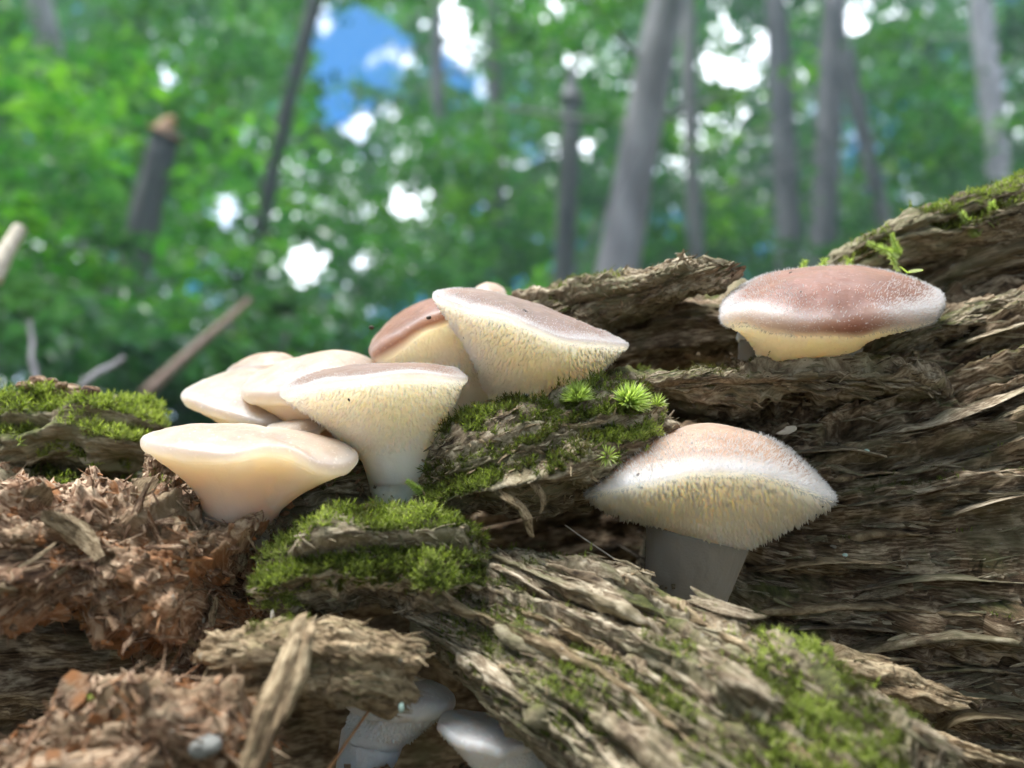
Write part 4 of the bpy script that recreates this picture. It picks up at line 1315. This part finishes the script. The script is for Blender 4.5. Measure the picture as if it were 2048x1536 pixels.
lump('pebble', 412, 1492, 10.0, .0021, M_STONE, 'rough grey pebble lodged in the red rotten wood', 'pebble')
lump('dirt_grain', 858, 635, 14.6, .0005, M_SPECK, 'shiny dark grain of dirt hanging at the edge of the tilted cap', 'dirt')
lump('dirt_grain', 743, 655, 16.6, .0006, M_SPECK, 'dark crumb of dirt on top of the red brown arched cap', 'dirt')
lump('lichen_flake', 803, 1415, 11.3, .0007, M_LICHEN, 'mint green lichen flake on the broken end of the tan block', 'lichen', (.6, .4, 1))
lump('lichen_flake', 1733, 902, 14.8, .0006, M_LICHEN, 'mint green lichen flake on the side wall right of the frosted mushroom', 'lichen', (1, .4, .6))
lump('lichen_flake', 1690, 1110, 14.6, .0005, M_LICHEN, 'pale green lichen dot on the side wall below the frosted cap', 'lichen', (1, .4, .7))
lump('wood_chip', 545, 1232, 12.2, .0007, M_PALE, 'tiny white crumb at the tip of a thread by the mossy block', 'chip', (.5, .4, 1.4))
# pale loose chips caught on the wood
for k, (px, py, d, L, ang, mt, lab) in enumerate([
        (1905, 858, 15.2, .0042, 80, 'pale', 'upright white wood chip stuck on the right log wall'),
        (1850, 745, 15.2, .0040, 110, 'pale', 'pale curled chip on the upper ledge of the log'),
        (1575, 860, 14.9, .0035, 20, 'pale', 'small grey chip above the right shoulder of the frosted mushroom'),
        (155, 1065, 12.0, .0105, -38, 'tan', 'blunt tan wood chip resting on the crumbled rot'),
        (120, 790, 17.0, .026, -3, 'tan', 'long tan strip of wood lying over the moss crest'),
        (1045, 1015, 13.0, .0080, -50, 'tan', 'frayed pale splinter tuft hanging from the mossy shelf'),
        (1085, 990, 13.0, .0060, -70, 'tan', 'short frayed splinter under the middle of the shelf'),
        (850, 1045, 13.0, .0045, 85, 'pale', 'upright pale chip behind the mossy block'),
        (1255, 1185, 12.9, .0050, -55, 'rot', 'orange wood chip at the foot of the frosted mushroom')]):
    a = math.radians(ang)
    T_ = (RT * math.cos(a) + UP * math.sin(a))[None]; N_ = (-FW + UP * .3)[None]
    Bm = basis(T_, N_)[0]
    o = link('wood_chip', CHIP[mt][NONCH[k % len(NONCH)]], None, None, lab, 'chip')
    wdt = 1.5 if L < .02 else .55
    o.matrix_basis = Matrix.Translation(Vector(W(Pc(px, py, d)))) @ Matrix(Bm.tolist()).to_4x4() @ Matrix.Diagonal((L, L * wdt, L * wdt, 1))
# red crumbs on the crest
for k, lab in enumerate(['large flat red brown bark crumb resting on the tan strip over the moss crest', 'knobbly red bark crumb in the middle of the crest pile',
                         'dark pointed bark crumb on the moss crest behind the tan strip', 'smallest round bark crumb at the end of the crest pile',
                         'orange tinged bark crumb leaning on its knobbly neighbour', 'rough brown bark crumb touching the moss where the pile ends']):
    lump('bark_crumb', 46 + k * 26 + r9.uniform(-8, 8), 772 - 10 * math.sin(k), 17.0 + r9.uniform(-.3, .3), .0019 * r9.uniform(.7, 1.2), M_ROT, lab, 'crumb', (1, .8, .6))

# ------------------------------------------------------------------ ground
def terrain(x, y):
    x = np.asarray(x, float); y = np.asarray(y, float)
    far = np.maximum(0, y - 1.6)
    sl = .06 + .22 / (1 + np.exp(-(x - .4) / 1.6))
    z = 26 * np.tanh(far * sl / 26)
    z = z + .12 * fbm2(x * .5, y * .5, 5, 3) * sstep(.8, 3, np.hypot(x, y)) + .02 * fbm2(x * 4, y * 4, 6, 2)
    return z


g = np.concatenate([-np.geomspace(140, .25, 50), np.linspace(-.2, .2, 9), np.geomspace(.25, 140, 50)])
gx, gy = np.meshgrid(g, g, indexing='ij')
gv = np.stack([gx, gy, terrain(gx, gy) - .004], -1).reshape(-1, 3)
link('ground', mk_mesh('ground', gv, grid_faces(len(g), len(g), False)[:, ::-1], None, True, M_SOIL), kind='structure')


# ------------------------------------------------------------------ leaves, trees, shrubs
def leaves(C, size, rn, flat=.55, asp=.55, rnd=None):
    """folded leaf at each centre"""
    n = len(C)
    nrm = rn.normal(size=(n, 3)) * np.array([1, 1, .6]) * (1 - flat) + np.array([0, 0, 1.0]) * flat
    nrm /= np.linalg.norm(nrm, axis=1, keepdims=True)
    a = rn.normal(size=(n, 3)); a -= nrm * np.sum(a * nrm, 1, keepdims=True); a /= np.linalg.norm(a, axis=1, keepdims=True)
    b = np.cross(nrm, a)
    L = (size * rn.uniform(.6, 1.25, n))[:, None]; Wd = L * asp
    V = np.zeros((n, 6, 3))
    V[:, 0] = C - a * L * .5
    V[:, 1] = C - a * L * .05 + b * Wd * .5 + nrm * L * .10
    V[:, 2] = C + a * L * .5 - nrm * L * .12
    V[:, 3] = C - a * L * .05 - b * Wd * .5 + nrm * L * .10
    V = V[:, :4]
    f = np.array([[0, 3, 2, 1]])
    F = (f[None] + (np.arange(n) * 4)[:, None, None]).reshape(-1, 4)
    r = rn.random(n) if rnd is None else rnd
    return V.reshape(-1, 3), F, np.repeat(r, 4)


def clump_points(centres, per, rad, rn):
    k = len(centres)
    p = rn.normal(size=(k, per, 3)); p /= np.linalg.norm(p, axis=2, keepdims=True)
    p *= rn.random((k, per, 1)) ** .4
    p = p * (rad * np.array([1, 1, .42]))[None, None] * rn.uniform(.6, 1.3, (k, 1, 1))
    r = np.clip(rn.normal(.5, .22, (k, 1)) + rn.normal(0, .16, (k, per)), 0, 1)
    return (np.asarray(centres)[:, None] + p).reshape(-1, 3), r.ravel()


# openings between the crowns where the sky shows
GAPS = [(725, 95, 140, 115), (612, 525, 50, 58), (1468, 150, 70, 45), (1530, 95, 30, 40), (330, 155, 26, 30), (900, 60, 40, 110), (940, 165, 50, 45),
        (800, 410, 32, 30), (455, 425, 26, 48), (700, 230, 90, 60), (1385, 235, 26, 26), (1700, 40, 34, 40), (1000, 320, 14, 14), (1000, 390, 14, 14),
        (950, 425, 16, 16), (1150, 145, 14, 14), (1178, 290, 14, 14), (1050, 300, 14, 14), (1272, 178, 16, 16), (725, 528, 18, 18), (640, 30, 40, 50)]


def in_gap(p, grow=0, k=.72):
    q = (p - CAM)
    d = q @ FW
    px = 1024 + FPX * (q @ RT) / d; py = 768 - FPX * (q @ UP) / d
    m = np.zeros(len(p), bool)
    wob = 1 + .75 * fbm2(px / 38, py / 38, 77, 2)
    for (a, b, rx, ry) in GAPS:
        m |= ((px - a) / (rx * k + grow)) ** 2 + ((py - b) / (ry * k + grow)) ** 2 < wob
    return m & (d > 0)


TREES = [  # base px, top px, depth m, width px, bark, label, height scale
    ((1225, 600), (1335, 0), 6.0, 84, M_BARK, 'stout pale grey trunk leaning gently beside a thin sapling'),
    ((1398, 600), (1372, 0), 7.5, 32, M_BARK, 'thin pale sapling trunk standing right next to the stout grey trunk'),
    ((515, 480), (640, -40), 7.0, 34, M_BARKD, 'slender dark trunk leaning past the big sky opening'),
    ((1580, 480), (1548, -20), 11.0, 52, M_BARKD, 'dark straight trunk on the hillside below the bright slanting sky gap'),
    ((1648, 490), (1668, -20), 10.5, 56, M_BARKD, 'grey green trunk on the hillside with a leaning trunk close by'),
    ((1775, 470), (1672, 40), 10.0, 34, M_BARKD, 'crooked dark trunk leaning against its straight hillside neighbour'),
    ((2000, 360), (1955, -30), 13.0, 52, M_BARK, 'pale trunk high up on the leafy hillside'),
    ((150, 330), (70, -30), 8.0, 60, M_BARK, 'grey trunk showing only at its top above bright sunlit foliage'),
    ((1010, 640), (985, 120), 10.0, 30, M_BARKD, 'faint brown pole trunk among green leaves behind the mushroom cluster'),
    ((885, 640), (870, 60), 12.0, 30, M_BARKD, 'distant narrow trunk under the hanging column of sky gaps'),
]
rt_ = np.random.default_rng(11)
tree_roots = []
for i, (b, t, d, w, m, lab) in enumerate(TREES):
    p0 = Wm(b[0], b[1], d); p1 = Wm(t[0], t[1], d)
    dr = p1 - p0
    # run the trunk down to the ground and on above the picture
    zg = float(terrain(p0[0], p0[1]))
    k = (zg - .1 - p0[2]) / dr[2]
    a = p0 + dr * k
    zg = float(terrain(a[0], a[1])); a = p0 + dr * ((zg - .1 - p0[2]) / dr[2])
    top = p0 + dr * max(1.15, (6.5 - p0[2]) / dr[2])
    r = w / 2 / FPX * d
    rt = root('tree', a, lab, 'tree', None)
    me, ends = trunk_mesh(a, top, r * 1.08, r * .75, rt_, m, 7, 1.3, wob=.008)
    o = link('trunk', me, rt); o.matrix_parent_inverse = Matrix.Translation(-Vector(rt.location))
    tree_roots.append((rt, (p0 + p1) / 2, d, ends))

# broken snags
for (b, t, d, w, lab, tipm) in [((1128, 620), (1142, 185), 8.5, 46, 'dark broken snag ending in a pale stump top in the deep green', M_BARK),
                                ((282, 470), (330, 262), 5.0, 66, 'thick broken snag with a torn orange top rising from the shrubs', M_NEEDLE)]:
    p0 = Wm(b[0], b[1], d); p1 = Wm(t[0], t[1], d); dr = p1 - p0
    a = p0 + dr * ((float(terrain(p0[0], p0[1])) - .1 - p0[2]) / dr[2])
    r = w / 2 / FPX * d
    rt = root('broken_snag', a, lab, 'snag')
    me, _ = trunk_mesh(a, p1, r, r * .85, rt_, M_BARKD, 0, wob=.006)
    o = link('trunk', me, rt); o.matrix_parent_inverse = Matrix.Translation(-Vector(rt.location))
    me, _ = trunk_mesh(p1 - dr * .03 / 1, p1 + dr * .14 + np.array([.02, 0, 0]), r * .82, r * .2, rt_, tipm, 0, nseg=6, wob=.1)
    o = link('torn_top', me, rt); o.matrix_parent_inverse = Matrix.Translation(-Vector(rt.location))

# crowns: leaf sprays at real depths, each belonging to the tree nearest to it
rc = np.random.default_rng(21)
K = 1800
d = rc.uniform(5.2, 15, K)
cpts = []
for i in range(K):
    cpts.append(Wm(rc.uniform(-350, 2400), rc.uniform(-650, 560), d[i]))
cpts = np.array(cpts)
cpts = cpts[~in_gap(cpts, 14)]
VIS = [((1225, 600), (1335, 0), 6.0, 62), ((1398, 600), (1372, 0), 7.5, 22), ((515, 480), (640, -40), 7.0, 20), ((1128, 620), (1142, 185), 8.5, 28), ((1580, 480), (1548, -20), 11.0, 26),
       ((1648, 490), (1668, -20), 10.5, 26), ((1775, 470), (1672, 40), 10.0, 18), ((2000, 360), (1955, -30), 13.0, 26), ((282, 470), (330, 225), 5.0, 46), ((150, 100), (70, -60), 8.0, 40)]


def hides_trunk(p, grow=0.):
    q = (p - CAM); d = q @ FW
    px = 1024 + FPX * (q @ RT) / d; py = 768 - FPX * (q @ UP) / d
    m = np.zeros(len(p), bool)
    for (b, t, dd, w) in VIS:
        x = b[0] + (t[0] - b[0]) * (py - b[1]) / (t[1] - b[1])
        m |= (np.abs(px - x) < w + grow) & (d < dd) & (py < b[1]) & (py > t[1] - 30)
    return m


cpts = cpts[~hides_trunk(cpts, 10)]
cpts = cpts[cpts[:, 2] > terrain(cpts[:, 0], cpts[:, 1]) + .5]
near = np.array([[np.hypot(c[0] - tr[1][0], (c[1] - tr[1][1]) * .6) for tr in tree_roots] for c in cpts]).argmin(1)
for i, (rt, mid, dd, ends) in enumerate(tree_roots):
    cs = cpts[near == i]
    if len(cs) == 0:
        continue
    pts, rn_ = clump_points(cs, 60, .42, rc)
    keep = (~in_gap(pts) | (rc.random(len(pts)) < .13)) & (~hides_trunk(pts) | (rc.random(len(pts)) < .06))
    V, F, r = leaves(pts[keep], .105, rc, .6, .62, rn_[keep])
    o = link('crown', mk_mesh('crown', V, F, {'rnd': r}, False, M_LEAF if i not in (3, 4, 5) else M_LEAF_SHADE), rt)  # hillside crowns get the leaf copy with shade in its colour
    o.matrix_parent_inverse = Matrix.Translation(-Vector(rt.location))

# far woods: one mass of foliage behind the trees
K = 3000
cs = []
for i in range(K):
    dd = rc.uniform(16, 34)
    cs.append(Wm(rc.uniform(-500, 2550), rc.uniform(-330, 760), dd))
cs = np.array(cs); cs = cs[~in_gap(cs, 6)]
pts, rn_ = clump_points(cs, 34, 1.15, rc)
keep = ~in_gap(pts, 3) | (rc.random(len(pts)) < .22)
V, F, r = leaves(pts[keep], .37, rc, .35, .7, rn_[keep] * .8)
link('distant_woods', mk_mesh('distant_woods', V, F, {'rnd': r}, False, M_LEAF), None, None,
     'hazy mass of green foliage of the distant woods behind the trunks', 'woods', kind='stuff')

# shrubs: broad glossy leaves in tiers, left and along the hillside
SHR = [(60, 560, 3.4, .75, 0, 'bright leafy shrub behind the bare twig at the mossy log end'), (330, 600, 3.0, .7, 0, 'shrub with tiered leaves growing around the torn snag'),
       (160, 740, 2.0, .45, 1, 'dark low shrub close behind the moss covered log crest'), (480, 720, 2.4, .5, 1, 'dark shrub behind the blurred leaning branch'),
       (640, 640, 3.8, .75, 1, 'deep green shrub behind the pale mushroom cluster'), (860, 600, 5.0, .9, 0, 'mid green shrub beneath the distant narrow trunk'),
       (90, 330, 4.2, .9, 0, 'tall sunlit yellow green shrub beneath the grey trunk'), (1050, 560, 5.5, .9, 1, 'shaded shrub around the foot of the dark broken snag'),
       (1330, 520, 7.0, .9, 1, 'teal shaded shrub at the foot of the stout grey trunk'), (1520, 470, 7.5, .95, 1, 'dim bluish shrub behind the broken shard of the log'),
       (1760, 400, 8.0, 1.0, 1, 'dim shrub on the hillside under the crooked trunk'), (1950, 300, 9.0, 1.1, 0, 'pale green shrub high on the hillside by the pale trunk'),
       (2080, 390, 7.0, .9, 1, 'dark shrub above the mossy upper ridge of the log')]
for k, (px, py, d, rad, dark, lab) in enumerate(SHR):  # dark flag: foliage with shade put into its leaf colour
    c = Wm(px, py, d)
    zg = float(terrain(c[0], c[1]))
    rt = root('shrub', (c[0], c[1], zg), lab, 'shrub')
    inv = Matrix.Translation(-Vector(rt.location))
    n = 46
    cc = c + rc.normal(size=(n, 3)) * rad * np.array([.62, .5, .5])
    low = np.stack([c[0] + rc.normal(0, rad * .5, 22), c[1] + rc.normal(0, rad * .4, 22), rc.uniform(zg + .05, max(c[2], zg + .2), 22)], -1)
    cc = np.vstack([cc, low]); cc = cc[cc[:, 2] > zg + .03]; cc = cc[cc[:, 1] > .9]
    cc = cc[~in_gap(cc, 8)]
    pts, rn_ = clump_points(cc, 34, rad * .30, rc)
    kp = ~in_gap(pts) & ~hides_trunk(pts); pts = pts[kp]; rn_ = rn_[kp]
    V, F, r = leaves(pts, .085 if d > 2.6 else .07, rc, .72, .42, rn_)
    o = link('foliage', mk_mesh('foliage', V, F, {'rnd': r}, False, M_LEAF_SHADE if dark else M_LEAF), rt); o.matrix_parent_inverse = inv
    for q in range(3):
        e = cc[rc.integers(len(cc))]
        me, _ = trunk_mesh((c[0] + .05 * q, c[1], zg - .03), e, .018, .006, rc, M_BARKD, 0, nseg=8, sides=6, wob=.05)
        o = link('stem', me, rt); o.matrix_parent_inverse = inv

# unseen foliage behind and above the viewer, added to block frontal sky light
K = 950
an = rc.uniform(math.radians(150), math.radians(390), K)      # ring, open towards +Y
rr = rc.uniform(5.5, 11, K)
ring = np.stack([np.cos(an) * rr, np.sin(an) * rr, rc.uniform(.2, 11, K)], -1)
roof = np.stack([rc.uniform(-10, 10, 420), rc.uniform(-10, -3.6, 420), rc.uniform(8, 11, 420)], -1)
pts, rn_ = clump_points(np.vstack([ring, roof]), 26, 1.0, rc)
V, F, r = leaves(pts, .36, rc, .45, .7, rn_)
link('sky_blocking_woods', mk_mesh('sky_blocking_woods', V, F, {'rnd': r}, False, M_LEAF_SHADE), None, None,
     'unseen leafy canopy around the clearing, added to block sky light', 'woods', kind='stuff')

# ------------------------------------------------------------------ damp air between the trees
hv = np.array([(x, y, z) for x in (-45, 45) for y in (-16, 42) for z in (-2.5, 33)], float)
hf = np.array([(0, 1, 3, 2), (4, 6, 7, 5), (0, 4, 5, 1), (2, 3, 7, 6), (0, 2, 6, 4), (1, 5, 7, 3)])
mh, nh, lh = new_mat('haze')
oh = nh.new('ShaderNodeOutputMaterial'); pv = nh.new('ShaderNodeVolumePrincipled')
pv.inputs['Color'].default_value = (.62, .93, 1.0, 1); pv.inputs['Density'].default_value = HAZE
lh.new(pv.outputs[0], oh.inputs['Volume'])
link('haze', mk_mesh('haze', hv, hf, None, False, mh), None, None, 'thin bluish haze hanging between the trees', 'haze', kind='stuff')
